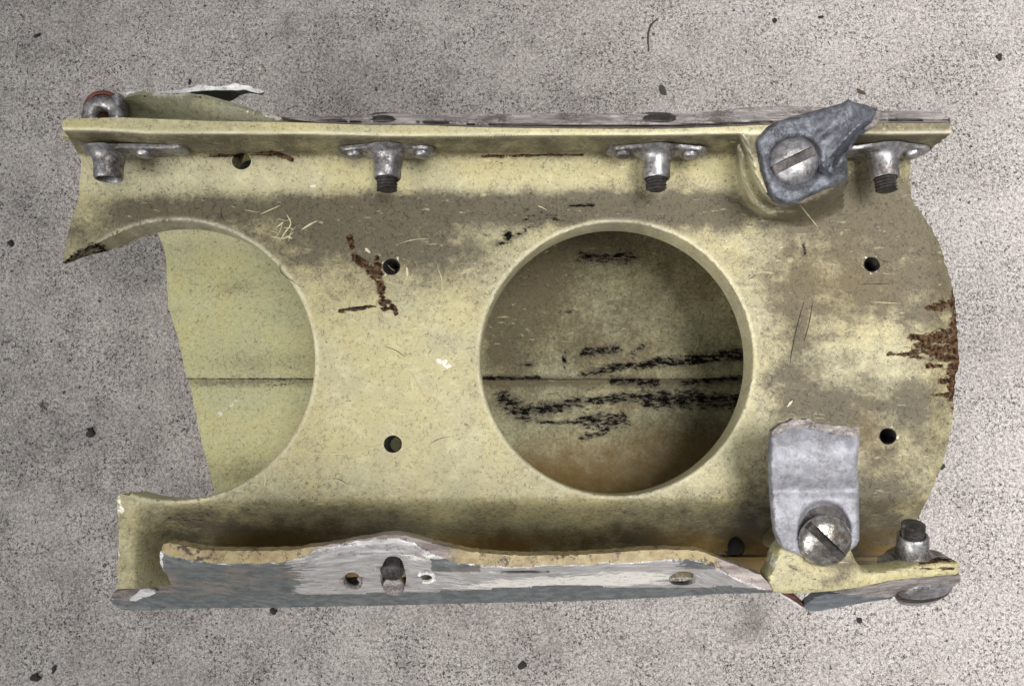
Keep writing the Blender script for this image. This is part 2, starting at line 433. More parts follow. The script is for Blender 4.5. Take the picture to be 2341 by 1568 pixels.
# ------------------------------------------------------------------ ground
def build_ground():
    xs = np.concatenate([np.linspace(-5200, -1750, 8)[:-1], np.arange(-1750, 1750, 11.0), np.linspace(1750, 5200, 8)])
    ys = np.concatenate([np.linspace(-4200, -950, 8)[:-1], np.arange(-950, 1500, 11.0), np.linspace(1500, 5000, 8)])
    X, Y = np.meshgrid(xs, ys)
    Z = (fbm(X / 160, Y / 160, 3) - .5) * 7 + (fbm(X / 26, Y / 26, 8, 3) - .5) * 5 - 4.5 + ZG
    n, m = X.shape
    idx = np.arange(n * m).reshape(n, m)
    Fq = np.stack([idx[:-1, :-1], idx[:-1, 1:], idx[1:, 1:], idx[1:, :-1]], -1).reshape(-1, 4)
    me = bpy.data.meshes.new("concrete_ground")
    me.from_pydata((np.stack([X, Y, Z], -1).reshape(-1, 3) * S).tolist(), [], Fq.tolist())
    # back to drawing coordinates for the stains and the painted shade
    d = np.stack([X, Y, 0 * Z + ZG - HC], -1)
    fw = np.array([0, math.sin(TILT), -math.cos(TILT)]); up = np.array([0, math.cos(TILT), math.sin(TILT)])
    t = d @ fw; px = (1170.5 + F * d[..., 0] / t).ravel(); py = (784 - F * (d @ up) / t).ravel()
    dirt_shade = (.55 * blob(px, py, 1730, 1405, 45, 40, 40) + .35 * blob(px, py, 1690, 1450, 40, 30)
            + .18 * blob(px, py, 1210, 1500, 70, 60) + .2 * blob(px, py, 310, 640, 50, 40)
            + .22 * blob(px, py, 45, 470, 60, 60) + .16 * blob(px, py, 210, 1000, 200, 120) + .2 * blob(px, py, 660, 75, 30, 18)
            + .10 * sstep(.45, .8, fbm(px / 260, py / 260, 41))
            + .22 * (1 - sstep(1250, 1750, px + 260 * (fbm(px / 300, py / 300, 47) - .5))))  # shade over the left ground, put into the colour
    rust = .8 * blob(px, py, 97, 927, 14, 18) + .5 * blob(px, py, 45, 470, 26, 20) + .35 * blob(px, py, 205, 760, 12, 16)
    attr(me, "dirt_shade", np.clip(dirt_shade, 0, 1)); attr(me, "rust", np.clip(rust, 0, 1))
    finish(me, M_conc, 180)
    o = link("concrete_ground", me); o["kind"] = "structure"
build_ground()

# ------------------------------------------------------------------ the metal fragment
frag = bpy.data.objects.new("machined_metal_fragment", None); col.objects.link(frag)
frag["label"] = "broken machined metal fragment with yellow-green primer, two round holes and torn flanges"
frag["category"] = "metal fragment"

ZT, ZW = 480.0, 290.0
fl_front = ([140, 219, 342, 703, 917, 1233, 1478, 1673, 1760, 2035, 2180], [297, 297, 305, 306, 311, 309, 309, 305, 305, 306, 304])
fl_back = ([140, 279, 467, 703, 830, 980, 1106, 1338, 1533, 1659, 1800, 2019, 2180], [272, 269, 277, 281, 286, 287, 292, 295, 295, 290, 284, 282, 282])
HL = (402, 824, 318); HR = (1409, 821, 311)
pad_poly = [(1690, 290), (1706, 330), (1720, 370), (1727, 400), (1745, 435), (1780, 463), (1830, 470), (1890, 445), (1925, 420), (1928, 290)]
left_edge = [(146.7, 272), (142, 285), (143.5, 297), (156, 313), (167, 332), (178, 351), (186, 363.5), (183, 401), (181, 445), (176.6, 470), (165.6, 496),
             (156, 530), (149, 565), (144, 588), (143, 600)]
def web_z(px, py):
    px = np.asarray(px, float); py = np.asarray(py, float)
    pf = np.interp(px, *fl_front)
    z = np.full(px.shape, ZW)
    t = np.clip((py - 355) / 100, 0, 1); z = np.maximum(z, np.where(py >= 355, ZW + 42 * (1 - t) ** 1.5, ZW))
    face = ZT - (ZT - 332) * np.clip((py - pf) / (355 - pf), 0, 1)
    z = np.where(py < 355, face, z)
    z = np.where(py < pf + 3, np.minimum(z, ZT - 6 * np.clip((py - pf + 6) / 9, 0, 1) ** 2), z)
    # raised boss under the upper bracket
    near = (px > 1560) & (py < 600)
    if near.any():
        d = np.full(px.shape, -999.0); d[near] = sdist(px[near], py[near], pad_poly)
        wd = np.where(px > 1926, 14.0, 52.0)
        tt = np.clip(-d / wd, 0, 1)
        zp = np.where(d >= 0, 476 - 5 * np.clip(1 - d / 7, 0, 1) ** 2, ZW + (471 - ZW) * (1 - tt) ** 1.7)
        z = np.where(d > -60, np.maximum(z, zp), z)
    z = z - 205 * sstep(1135, 1266, py) * (1 - .75 * (1 - sstep(300, 420, px)))                       # falls into the lower channel
    z = z + 9 * (fbm(px / 330, py / 330, 5, 2) - .5) * sstep(470, 560, py)
    z = z - 26 * sstep(2120, 2200, px) * sstep(480, 560, py)  # right end dips
    for cx, cy, R in (HL, HR):
        r = np.hypot(px - cx, py - cy); q = np.clip((R + 9 - r) / 9, 0, 1)
        z = z - 8 * (1 - np.sqrt(np.clip(1 - q * q, 0, 1)))
    z = z + 7 * np.exp(-((px - 1827) ** 2 / 500 + (py - 745) ** 2 / 3600)) * -1
    return z

# outline of the web: left hole is open at the left end
top_edge = [(x, float(np.interp(x, *fl_back))) for x in range(160, 2170, 40)] + [(2173, 282)]
right_edge = [(2176, 292), (2173, 305), (2150, 324), (2129, 342), (2100, 358), (2081, 367), (2080.7, 411), (2084, 456), (2110, 493), (2129, 522), (2148, 559),
              (2164, 610), (2176, 651), (2183, 688), (2187, 738), (2190, 776), (2193, 823), (2184, 868), (2180, 927), (2174, 981),
              (2165, 1031), (2152, 1066), (2133, 1113), (2104, 1175), (2092, 1202), (2086, 1290)]
bottom_edge = [(1700, 1320), (1000, 1318), (420, 1318), (385, 1340), (330, 1343), (268, 1346), (269, 1300), (272, 1240), (270, 1180), (266, 1140), (276, 1128), (296, 1134)]
a0 = math.atan2(1134 - HL[1], 300 - HL[0]); a1 = math.atan2(540 - HL[1], 262 - HL[0])
if a1 < 0: a1 += 2 * math.pi
if a0 < 0: a0 += 2 * math.pi
# go clockwise on screen from bottom-left, under, right, top to the upper tip
arc = []
t0, t1 = a0, a1 - 2 * math.pi
for i in range(131):
    t = t0 + (t1 - t0) * i / 130; arc.append((HL[0] + HL[2] * math.cos(t), HL[1] + HL[2] * math.sin(t)))
tip = [(241, 547), (215, 559), (187, 572), (165, 585), (150, 596)]
outline = resample(top_edge, 9, False) + resample(right_edge, 6, False, 3.6, 3)[1:] + resample(bottom_edge, 10, False, 2.0, 9)[1:] + arc + tip + \
          resample(left_edge[::-1], 8, False, 1.6, 21)
hole_specs = [(895, 610, 20, 19, 0), (898, 1015, 21, 20, 0), (1993, 605, 19, 17, 20), (2030, 997, 20, 19, 0), (552, 369, 22, 19, 0), (1683, 1250, 20, 24, 0)]
holes = [circle(HR[0], HR[1], HR[2], n=150)] + [circle(*h[:4], n=30, ang=h[4]) for h in hole_specs]
extra = []
for cx, cy, R in (HL, HR):
    for dr in (1.5, 3.2, 5.2, 7.5, 10):
        n = 150
        extra += [(cx + (R + dr) * math.cos(2 * math.pi * i / n), cy + (R + dr) * math.sin(2 * math.pi * i / n)) for i in range(n)]
for x in np.arange(150, 2170, 7.0):
    f = float(np.interp(x, *fl_front)); extra += [(x, f - 6), (x, f - 3), (x, f), (x, f + 3), (x, 354.5), (x, 358)]

def web_grime_shade(px, py):  # real grime film, with some shade painted into the same mask
    g = .17 + .34 * fbm(px / 120, py / 120, 61)
    g += .55 * np.exp(-((py - 478) / 34) ** 2) * sstep(180, 320, px) * (1 - sstep(1640, 1760, px)) * (.55 + .6 * sstep(500, 1100, px))
    g += .30 * np.exp(-((py - 540) / 60) ** 2) * (1 - sstep(900, 1150, px))
    g += .34 * blob(px, py, 960, 560, 170, 90) + .32 * blob(px, py, 760, 560, 140, 70)
    g += .45 * blob(px, py, 1590, 480, 130, 36, 8) + .5 * blob(px, py, 1360, 470, 80, 24)
    g += .55 * blob(px, py, 1950, 470, 120, 60) + .45 * blob(px, py, 2080, 520, 90, 50) + .25 * blob(px, py, 1840, 490, 60, 40)  # shade below and right of the upper bracket, painted in
    g += .24 * sstep(1700, 1800, px)
    g += .34 * blob(px, py, 1900, 640, 190, 110) + .28 * blob(px, py, 2120, 620, 60, 120) + .25 * blob(px, py, 2060, 930, 90, 60)
    g += .48 * blob(px, py, 1850, 905, 120, 42, 33) + .35 * blob(px, py, 1720, 1140, 45, 80) + .42 * blob(px, py, 2010, 1130, 60, 50)  # soft shadow round the lower tab, painted in
    g += .22 * blob(px, py, 1290, 760, 150, 260) * sstep(1050, 1090, px) * (1 - sstep(1090, 1110, px))
    g += .22 * blob(px, py, 460, 1200, 120, 45) + .18 * blob(px, py, 900, 1180, 420, 35) + .25 * blob(px, py, 1560, 1180, 130, 40)
    g += .38 * sstep(1180, 1240, py) * sstep(440, 560, px) * (.5 + fbm(px / 90, py / 60, 64))  # channel grime, with the shade of the channel painted in
    g += np.where(py < 353, .32, 0) * (py > np.interp(px, *fl_front) + 2)
    g += .28 * np.exp(-((py - 356) / 8) ** 2) * sstep(330, 480, px)
    g += .22 * blob(px, py, 340, 395, 110, 34) + .55 * cap(px, py, 1842, 700, 1822, 790, 13, .6)  # painted shadow of the left nut plate; then grey of the gouge
    g = .17 + (g - .17) * (.45 + 1.1 * fbm(px / 30 + 2 * fbm(px / 80, py / 80, 150), py / 22, 151))
    g += .26 * np.exp(-((py - 474) / 28) ** 2) * sstep(185, 260, px) * (1 - sstep(1660, 1740, px))
    g -= .30 * blob(px, py, 880, 880, 210, 190) + .22 * blob(px, py, 1080, 1080, 160, 80) + .25 * blob(px, py, 500, 410, 260, 28) + .2 * blob(px, py, 1030, 410, 330, 28)
    g -= .25 * blob(px, py, 1690, 1090, 60, 60) + .25 * blob(px, py, 2000, 800, 120, 80) + .2 * blob(px, py, 1640, 400, 50, 50)  # paler spots; the one left of the tab paints a lit patch
    g += np.where(py < np.interp(px, *fl_front) + 2, 1, 0) * (-.16 + .30 * sstep(1650, 1950, px))
    return g
def web_chip(px, py):
    m = np.zeros_like(px)
    for a in [(862, 590, 868, 640, 16), (868, 640, 878, 705, 20), (775, 711, 870, 698, 9), (815, 592, 862, 628, 24), (800, 540, 806, 566, 13), (890, 690, 905, 715, 14),
              (2186, 670, 2183, 700, 26), (2178, 690, 2122, 704, 15), (2186, 775, 2085, 770, 22), (2190, 800, 2100, 790, 18), (2190, 826, 2030, 808, 10), (2190, 840, 2120, 836, 13),
              (2188, 870, 2150, 872, 14), (2182, 900, 2112, 906, 8), (2176, 930, 2176, 945, 12), (2186, 720, 2180, 900, 30), (2190, 690, 2140, 700, 22), (2192, 815, 2090, 805, 26), (2188, 760, 2110, 772, 24),
              (480, 356, 640, 352, 9), (620, 350, 668, 366, 12), (880, 360, 960, 356, 6), (1100, 357, 1330, 354, 7)]:
        m = np.maximum(m, cap(px, py, *a, .8))
    m = np.maximum(m, .8 * cap(px, py, 2190, 680, 2190, 900, 46, .9) * (fbm(px / 70, py / 14, 99) > .47))
    return m
def web_soot_shade(px, py):
    m = np.zeros_like(px)
    for a in [(1160, 536, 1166, 542, 20), (1300, 473, 1345, 469, 8), (1345, 469, 1352, 470, 13), (1135, 560, 1200, 530, 12), (146, 602, 215, 562, 16), (1838, 560, 1840, 580, 8),
              (2032, 1000, 2034, 1002, 10)]:
        m = np.maximum(m, cap(px, py, *a, .8))
    m = np.maximum(m, .62 * blob(px, py, 1240, 500, 110, 30)); m = np.maximum(m, .55 * blob(px, py, 420, 1190, 90, 40))
    m = np.maximum(m, .5 * blob(px, py, 330, 392, 60, 16))  # shadow beside the left nut plate, painted as a dark smear
    return m * .9
def web_bare(px, py):
    m = np.zeros_like(px)
    for cx, cy, R in (HL, HR):
        r = np.hypot(px - cx, py - cy); m = np.maximum(m, .34 * np.exp(-((r - R - 3) / 4.5) ** 2))
    for hx, hy, hr, _r, _a in hole_specs[:4]:
        m = np.maximum(m, .55 * np.exp(-((np.hypot(px - hx, py - hy) - hr - 2) / 4) ** 2))
    for a in [(1004, 822, 1026, 838, 13), (272, 1128, 276, 1165, 13), (268, 1250, 270, 1290, 7), (716, 428, 718, 429, 11),
              ]:
        m = np.maximum(m, cap(px, py, *a, .8) * .8)
    m = np.maximum(m, .5 * np.exp(-((sdist(px, py, pad_poly)) / 5) ** 2) * (py > 305) * (px < 1800))
    return m
def web_off(px, py, W):
    o = np.zeros((len(px), 3)); o[:, 2] = -74 + 36 * sstep(1140, 1250, py)
    o[:, 2] *= np.where((py > 480) & (py < 760), np.interp(px, [143, 225], [.2, 1.0]), 1.0)
    k = (1 - sstep(353, 372, py)) ; o[:, 1] = 24 * k; o[:, 2] += 10 * k
    return o
def web_pale(px, py):
    m = np.zeros_like(px)
    for cx, cy, R in (HL, HR):
        r = np.hypot(px - cx, py - cy); a = fbm(px / 120, py / 120, 140)
        m = np.maximum(m, (.15 + .7 * a) * np.exp(-((r - R - 4) / 5.0) ** 2))
    m = np.maximum(m, .8 * np.exp(-((py - np.interp(px, *fl_front) + 1) / 4) ** 2) * (.4 + .8 * fbm(px / 150, py / 50, 141)))
    m = np.maximum(m, .7 * np.exp(-((sdist(px, py, pad_poly) + 1) / 4) ** 2) * (py > 305) * (px < 1800))
    return m
def web_ochre(px, py): return .75 * sstep(1195, 1245, py) * sstep(440, 560, px) * sstep(.3, .6, fbm(px / 130, py / 40, 142)) + .3 * blob(px, py, 1985, 985, 30, 60) + .2 * blob(px, py, 1900, 640, 160, 80)
A_web = {"pale": web_pale, "ochre": web_ochre, "grime_shade": web_grime_shade, "chip": web_chip, "soot_shade": web_soot_shade, "bare": web_bare}
patch("web_plate", outline, web_z, M_web, frag, holes, extra, 7.0, web_off, attrs=A_web, angle=42, keepout=16 if False else 3.0)

# tapped holes
def tapped(cx, cy, r, axis=(0, 0, 1)):
    z = float(web_z(np.array([cx + 0.]), np.array([cy + 26.]))[0])
    prof = []
    for i in range(22):
        prof.append((r * (1.0 if i % 2 else .86), -4 - i * 4.2))
    v, f = [], []
    n = 26
    out = [(r * 1.06, h) for _, h in prof]
    for ring in (prof, out):
        for k, (rr, h) in enumerate(ring):
            for i in range(n):
                t = 2 * math.pi * i / n; v.append((rr * math.cos(t), rr * math.sin(t), h + 4.2 * i / n))
    m = len(prof)
    for k in range(m - 1):
        for i in range(n):
            j = (i + 1) % n
            f.append((k * n + i, (k + 1) * n + i, (k + 1) * n + j, k * n + j))
            f.append(((m + k) * n + i, (m + k) * n + j, (m + k + 1) * n + j, (m + k + 1) * n + i))
    c = P(cx, cy, z)
    place("threaded_insert", (v, f), tuple(c), axis, M_bolt, frag, angle=20)
def cup(cx, cy, r, depth, zz):
    place("bore_shade_plug", lathe([(r * 1.02, -depth - 3), (r * 1.02, -depth), (.5, -depth)], 24), tuple(P(cx, cy, zz)), (0, 0, 1), M_black, frag)  # black plug added to paint the dark inside a bore
cup(895, 610, 21, 96, 290); cup(1993, 605, 20, 96, 288); cup(2030, 997, 21, 96, 288)
cup(552, 369, 23, 60, 326); cup(1683, 1250, 26, 26, 112)
for cx, cy, r in ((895, 610, 19.3), (898, 1015, 20.3), (1993, 605, 18), (2030, 997, 19.3)):
    tapped(cx, cy, r)

# ------------------------------------------------------------------ back panel: a trough below the web, open at both ends
def build_back():
    zf0 = ZG + 16
    ys_ = float(P(600, 866, zf0)[1])
    prof = [(712, 330), (712, 200), (710, 60), (706, zf0 + 190)]
    for i in range(13):
        t = math.pi / 2 * i / 12; prof.append((704 - 170 * (1 - math.cos(t)), zf0 + 180 - 176 * math.sin(t)))
    prof += [(y, zf0 + 3 * math.sin(y / 70)) for y in np.arange(522, ys_ + 12, -12.0)]
    prof += [(ys_ + 5, zf0), (ys_, zf0 - 1), (ys_ - 2, zf0 - 9), (ys_ - 8, zf0 - 9)] + [(y, zf0 - 9 + 2 * math.sin(y / 60)) for y in np.arange(ys_ - 18, 0, -12.0)]
    for i in range(1, 15):
        t = math.pi / 2 * i / 14 * .96; prof.append((-2 - 275 * math.sin(t), zf0 - 9 + 235 * (1 - math.cos(t))))
    prof += [(-284, zf0 + 260), (-278, 60), (-270, 110)]
    prof = np.array(prof, float)
    # left end follows the slanted break
    e = [P(362, 540, ZG + 40), P(381, 580, zf0), P(384, 700, zf0), P(405, 770, zf0), P(436, 900, zf0), P(470, 1060, zf0), P(486, 1112, zf0 + 20), P(500, 1180, zf0 + 60)]
    ey = np.array([q[1] for q in e])[::-1]; exx = np.array([q[0] for q in e])[::-1]
    NX = 230; xr = 985.0
    m = len(prof); U = np.linspace(0, 1, NX)
    rows = []
    for j in range(m):
        y, z = prof[j]
        x0 = np.interp(y, ey, exx)
        x0 = x0 + 6 * (vnoise(j * .6, 3.3, 5) - .5)
        xs = x0 + (xr - x0) * U ** 1.0
        rows.append(np.stack([xs, np.full(NX, y) + 3 * (fbm(xs / 60, np.full(NX, y / 60.), 12) - .5) * (ys_ - 12 < y < ys_ + 12), np.full(NX, z) + 5 * (fbm(xs / 200, np.full(NX, y / 200.), 6, 2) - .5)], -1))
    V = np.array(rows)                                # m x NX x 3
    # thickness along the outward side
    tn = np.gradient(prof, axis=0); nn = np.stack([-tn[:, 1], tn[:, 0]], -1); nn /= np.linalg.norm(nn, axis=1)[:, None]
    # outward: away from the trough centre
    cen = np.array([200.0, 120.0]); s = np.sign(((prof - cen) * nn).sum(1)); nn *= s[:, None]
    B = V.copy(); B[..., 1] += nn[:, 0][:, None] * 9; B[..., 2] += nn[:, 1][:, None] * 9
    B[..., 2] = np.maximum(B[..., 2], ZG + 1.5)
    n = m * NX; idx = np.arange(n).reshape(m, NX)
    q = np.stack([idx[:-1, :-1], idx[1:, :-1], idx[1:, 1:], idx[:-1, 1:]], -1).reshape(-1, 4)
    F_ = [tuple(x) for x in q.tolist()] + [tuple(x) for x in (q[:, ::-1] + n).tolist()]
    for k in range(m - 1):
        for c, flip in ((0, 0), (NX - 1, 1)):
            a, b = int(idx[k, c]), int(idx[k + 1, c]); fc = (a, a + n, b + n, b)
            F_.append(fc if not flip else fc[::-1])
    for c in range(NX - 1):
        for r_, flip in ((0, 1), (m - 1, 0)):
            a, b = int(idx[r_, c]), int(idx[r_, c + 1]); fc = (a, a + n, b + n, b)
            F_.append(fc if not flip else fc[::-1])
    me = bpy.data.meshes.new("back_panel")
    me.from_pydata((np.concatenate([V.reshape(-1, 3), B.reshape(-1, 3)]) * S).tolist(), [], F_)
    X = V[..., 0].ravel(); Y = V[..., 1].ravel()
    # drawing coordinates on the floor of the trough
    d = np.stack([X, Y, V[..., 2].ravel() - HC], -1)
    fw = np.array([0, math.sin(TILT), -math.cos(TILT)]); up = np.array([0, math.cos(TILT), math.sin(TILT)])
    t = d @ fw; px = 1170.5 + F * d[:, 0] / t; py = 784 - F * (d @ up) / t
    g = .08 + .22 * fbm(px / 90, py / 90, 71) + .3 * blob(px, py, 540, 655, 45, 22) + .2 * blob(px, py, 470, 560, 130, 14) + .25 * blob(px, py, 600, 830, 120, 30) \
        + .35 * np.exp(-((py - 873) / 9) ** 2) + .46 * sstep(1080, 1130, px) * (.3 + 1.0 * fbm(px / 90, py / 90, 75)) + .3 * blob(px, py, 560, 1080, 90, 30) + .42 * blob(px, py, 1180, 640, 170, 190) + .2 * blob(px, py, 1400, 560, 260, 40)  # includes painted shade: dim right hole interior, darkest at its upper left
    so = np.zeros_like(px)
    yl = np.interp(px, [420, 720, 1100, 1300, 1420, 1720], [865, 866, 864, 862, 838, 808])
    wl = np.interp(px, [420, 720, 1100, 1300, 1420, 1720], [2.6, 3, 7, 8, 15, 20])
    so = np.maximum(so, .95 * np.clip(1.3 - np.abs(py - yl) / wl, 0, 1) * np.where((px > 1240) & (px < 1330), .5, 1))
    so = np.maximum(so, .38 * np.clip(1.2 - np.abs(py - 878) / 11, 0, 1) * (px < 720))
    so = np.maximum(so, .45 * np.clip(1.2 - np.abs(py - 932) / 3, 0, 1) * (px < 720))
    for a in [(1340, 805, 1410, 798, 24), (1290, 840, 1290, 810, 10), (1445, 810, 1470, 790, 12), (1150, 910, 1200, 950, 34), (1200, 940, 1300, 925, 26), (1300, 920, 1480, 905, 22), (1480, 910, 1690, 915, 38),
              (1340, 960, 1420, 960, 34), (1230, 965, 1330, 965, 10), (1330, 1000, 1390, 985, 14), (1180, 840, 1230, 830, 8), (1280, 716, 1322, 716, 6), (1330, 590, 1440, 590, 26), (1560, 875, 1700, 862, 12), (1400, 870, 1500, 875, 18)]:
        so = np.maximum(so, cap(px, py, *a, .8) * .92)
    ba = cap(px, py, 500, 950, 545, 915, 8, .8) * .9
    ch = np.maximum(cap(px, py, 440, 880, 700, 880, 14, .9) * .5, cap(px, py, 1180, 900, 1690, 890, 40, .9) * .42)
    oc = .8 * sstep(950, 1090, py + .10 * (px - 1400)) * sstep(1080, 1120, px) + .22 * sstep(1080, 1120, px) * fbm(px / 160, py / 160, 79)
    for nm, vv in (("ochre", oc), ("grime_shade", g), ("chip", ch), ("soot_shade", so), ("bare", ba)):
        attr(me, nm, np.clip(np.concatenate([vv, vv]), 0, 1))
    finish(me, M_back, 50)
    link("back_panel", me, frag, "pale green curved inner panel seen through the holes")
build_back()

# ------------------------------------------------------------------ lower flange, leaning inward and dented
lf_top = [(374, 1242), (395, 1241), (430, 1251), (470, 1257), (536, 1259), (638, 1259), (700, 1253), (761, 1243), (832, 1231), (880, 1222), (902, 1220), (938, 1226), (970, 1236), (1008, 1247),
          (1058, 1257), (1100, 1264), (1166, 1269), (1302, 1269), (1400, 1263), (1465, 1257), (1527, 1256), (1592, 1257), (1620, 1266), (1654, 1281), (1689, 1294), (1720, 1306), (1749, 1320), (1767, 1350)]
lf_bot = [(1767, 1354), (1693, 1356), (1660, 1356), (1519, 1365), (1329, 1373), (1058, 1379), (850, 1384), (656, 1388), (444, 1390), (339, 1395), (301, 1395), (278, 1393), (262, 1382), (251, 1372)]
lf_left = [(258, 1364), (290, 1368), (318, 1362), (330, 1350), (352, 1347), (360, 1352), (378, 1346), (388, 1330), (386, 1318), (372, 1304), (366, 1285), (366, 1262)]
b1c = ([250, 366, 374, 451, 520, 585, 656, 700, 726, 780, 832, 902, 940, 973, 1010, 1043, 1100, 1166, 1302, 1465, 1573, 1589, 1643, 1693, 1767],
       [1262, 1262, 1266, 1282, 1286, 1287, 1283, 1268, 1256, 1243, 1235, 1228, 1236, 1256, 1274, 1286, 1292, 1297, 1290, 1283, 1277, 1280, 1299, 1326, 1352])
b2c = ([250, 409, 761, 1058, 1302, 1410, 1595, 1660, 1767], [1371, 1361, 1361, 1352, 1338, 1345, 1345, 1342, 1352])
def b1n(px):
    px = np.asarray(px, float); return np.interp(px, *b1c) + 7 * (fbm(px / 22, 0 * px, 171, 3) - .5) * (1 - sstep(1690, 1760, px))
def lf_z(px, py):
    b1 = b1n(px); b2 = np.maximum(np.interp(px, *b2c), b1)
    b1s = np.interp(px, [250, 700, 900, 1060, 1590, 1767], [1283, 1282, 1276, 1284, 1280, 1352])
    k = 7.0
    z = 468 - k * np.maximum(py - np.maximum(b1s, b1), 0)
    # above the dent the face is nearly flat to the viewer
    z = np.where((py > b1) & (py < b1s + 22), np.minimum(474 - (py - b1) * .5, 474) - 150 * np.clip((py - b1) / np.maximum(b1s + 22 - b1, 4), 0, 1) ** 2.6 * 1.0, z)
    z2 = 468 - k * (np.maximum(b2, b1s) - b1s)
    z = np.where(py > b2, z2 - 4.6 * (py - b2), z)
    z = np.where(py <= b1, 474, z)
    z = z + (6 + 16 * (py > b1 + 4)) * (fbm(px / 55, py / 14, 31) - .5)
    z = z - 22 * blob(px, py, 803, 1330, 26, 20) - 26 * blob(px, py, 974, 1322, 24, 18) - 22 * blob(px, py, 890, 1333, 50, 10)
    return np.maximum(z, ZG + 44)
def lf_edge(px, py): return (py <= b1n(px) + .5) * 1.0
A_lf = {
    "edge": lf_edge,
    "fracture": lambda px, py: np.maximum(sstep(690, 760, px) * (1 - sstep(1010, 1060, px)), sstep(1630, 1655, px)),
    "bare": lambda px, py: np.clip(.80 * sstep(560, 800, px + 130 * (fbm(px / 60, py / 18, 88) - .5)) * (1 - .75 * sstep(1480, 1640, px) * (py < 1300)) * (py < np.interp(px, *b2c) - 2)
                                   - .5 * ((px > 985) & (px < 1100) & (py > 1275) & (py < 1308))
                                   + .35 * (px < 640) * sstep(.5, .7, fbm(px / 70, py / 25, 5)) * (py < 1350)
                                   + .5 * blob(px, py, 330, 1350, 60, 12), 0, 1),
    "bright": lambda px, py: np.clip(.85 * blob(px, py, 1180, 1334, 190, 14, -1.5) + 1.0 * blob(px, py, 1420, 1322, 150, 18, -2) + .5 * blob(px, py, 960, 1270, 60, 16) + .3 * blob(px, py, 700, 1290, 100, 20), 0, 1),
    "dirty": lambda px, py: np.clip(sstep(.45, .6, fbm(px / 120, py / 40, 15)) * (py < np.interp(px, *b2c) - 3), 0, 1),
    "rim": lambda px, py: np.clip(.75 * np.exp(-((py - b1n(px) - 2) / 3.5) ** 2) * (py > b1n(px)) * (.4 + .9 * fbm(px / 30, 0 * px, 175)) * (px < 1700) + .8 * cap(px, py, 366, 1255, 370, 1300, 8, .8) + .7 * cap(px, py, 256, 1370, 300, 1366, 6, .8), 0, 1),
}
lf_out = resample(smooth_poly(lf_top, 1, False), 5, False, 2.4, 3) + resample(lf_bot, 7, False, .8, 5) + resample(lf_left, 6, False, 2.0, 8)
lf_ex = []
for x in np.arange(256, 1760, 6.0):
    b = float(b1n(x)); c = float(np.interp(x, *b2c)); lf_ex += [(x, b - .6), (x, b + 1.2), (x, b + 4), (x, c - 1), (x, c + 1.5)]
slot = smooth_poly([(868, 1325), (872, 1295), (882, 1274), (900, 1270), (918, 1276), (925, 1300), (930, 1326), (922, 1345), (900, 1350), (876, 1345)], 1)
lf_holes = [circle(804, 1326, 21, 18, 24), resample(slot, 6), circle(975, 1315, 15, 12, 20), smooth_poly([(1526, 1322), (1540, 1310), (1560, 1304), (1590, 1310), (1594, 1330), (1575, 1337), (1535, 1337)], 2)]
patch("lower_flange", lf_out, lf_z, M_outer, frag, lf_holes, lf_ex, 6.0, (0, 4, -34), attrs=A_lf, angle=30)

# stub of a bolt showing through the slot, and torn collars round the rivet holes
def ring_vf(r0, r1, h, n=28, a0=0, a1=360, wob=0.0):
    v, f = [], []; full = (a1 - a0) >= 360; m = n if full else n + 1
    for i in range(m):
        t = math.radians(a0 + (a1 - a0) * i / n); wv = 1 + wob * (vnoise(i * .7, 1.5, 4) - .5)
        for r, z in ((r0, 0), (r1 * wv, 0), (r1 * wv, h * .7), ((r0 + r1) / 2, h), (r0, h * .8)):
            v.append((r * math.cos(t), r * math.sin(t), z))
    for i in range(n):
        a = i * 5; b = ((i + 1) % m) * 5
        for k in range(5): f.append((a + k, b + k, b + (k + 1) % 5, a + (k + 1) % 5))
    if not full: f += [tuple(range(4, -1, -1)), tuple((m - 1) * 5 + k for k in range(5))]
    return v, f
leanax = (0, -.72, .69)
bs = [(27, -40), (28, -12), (27, 0), (24, 8), (19, 12), (0.5, 14)]
place("bolt_stub", lathe(bs, 28), tuple(P(897, 1303, 300)), (0, -.62, .78), M_bolt, frag, label="dark bolt end showing through the slot in the lower flange")
place("rivet_collar", ring_vf(19, 27, 7, a0=150, a1=400, wob=.25), tuple(P(804, 1327, 168)), leanax, M_frac, frag)
place("rivet_collar", ring_vf(14, 22, 7, a0=-120, a1=150, wob=.25), tuple(P(975, 1317, 262)), leanax, M_bare, frag)
place("slot_base", join(lathe([(26, -18), (27, 0), (24, 3)], 24)), tuple(P(900, 1341, 60)), (0, -.5, .87), M_frac, frag)

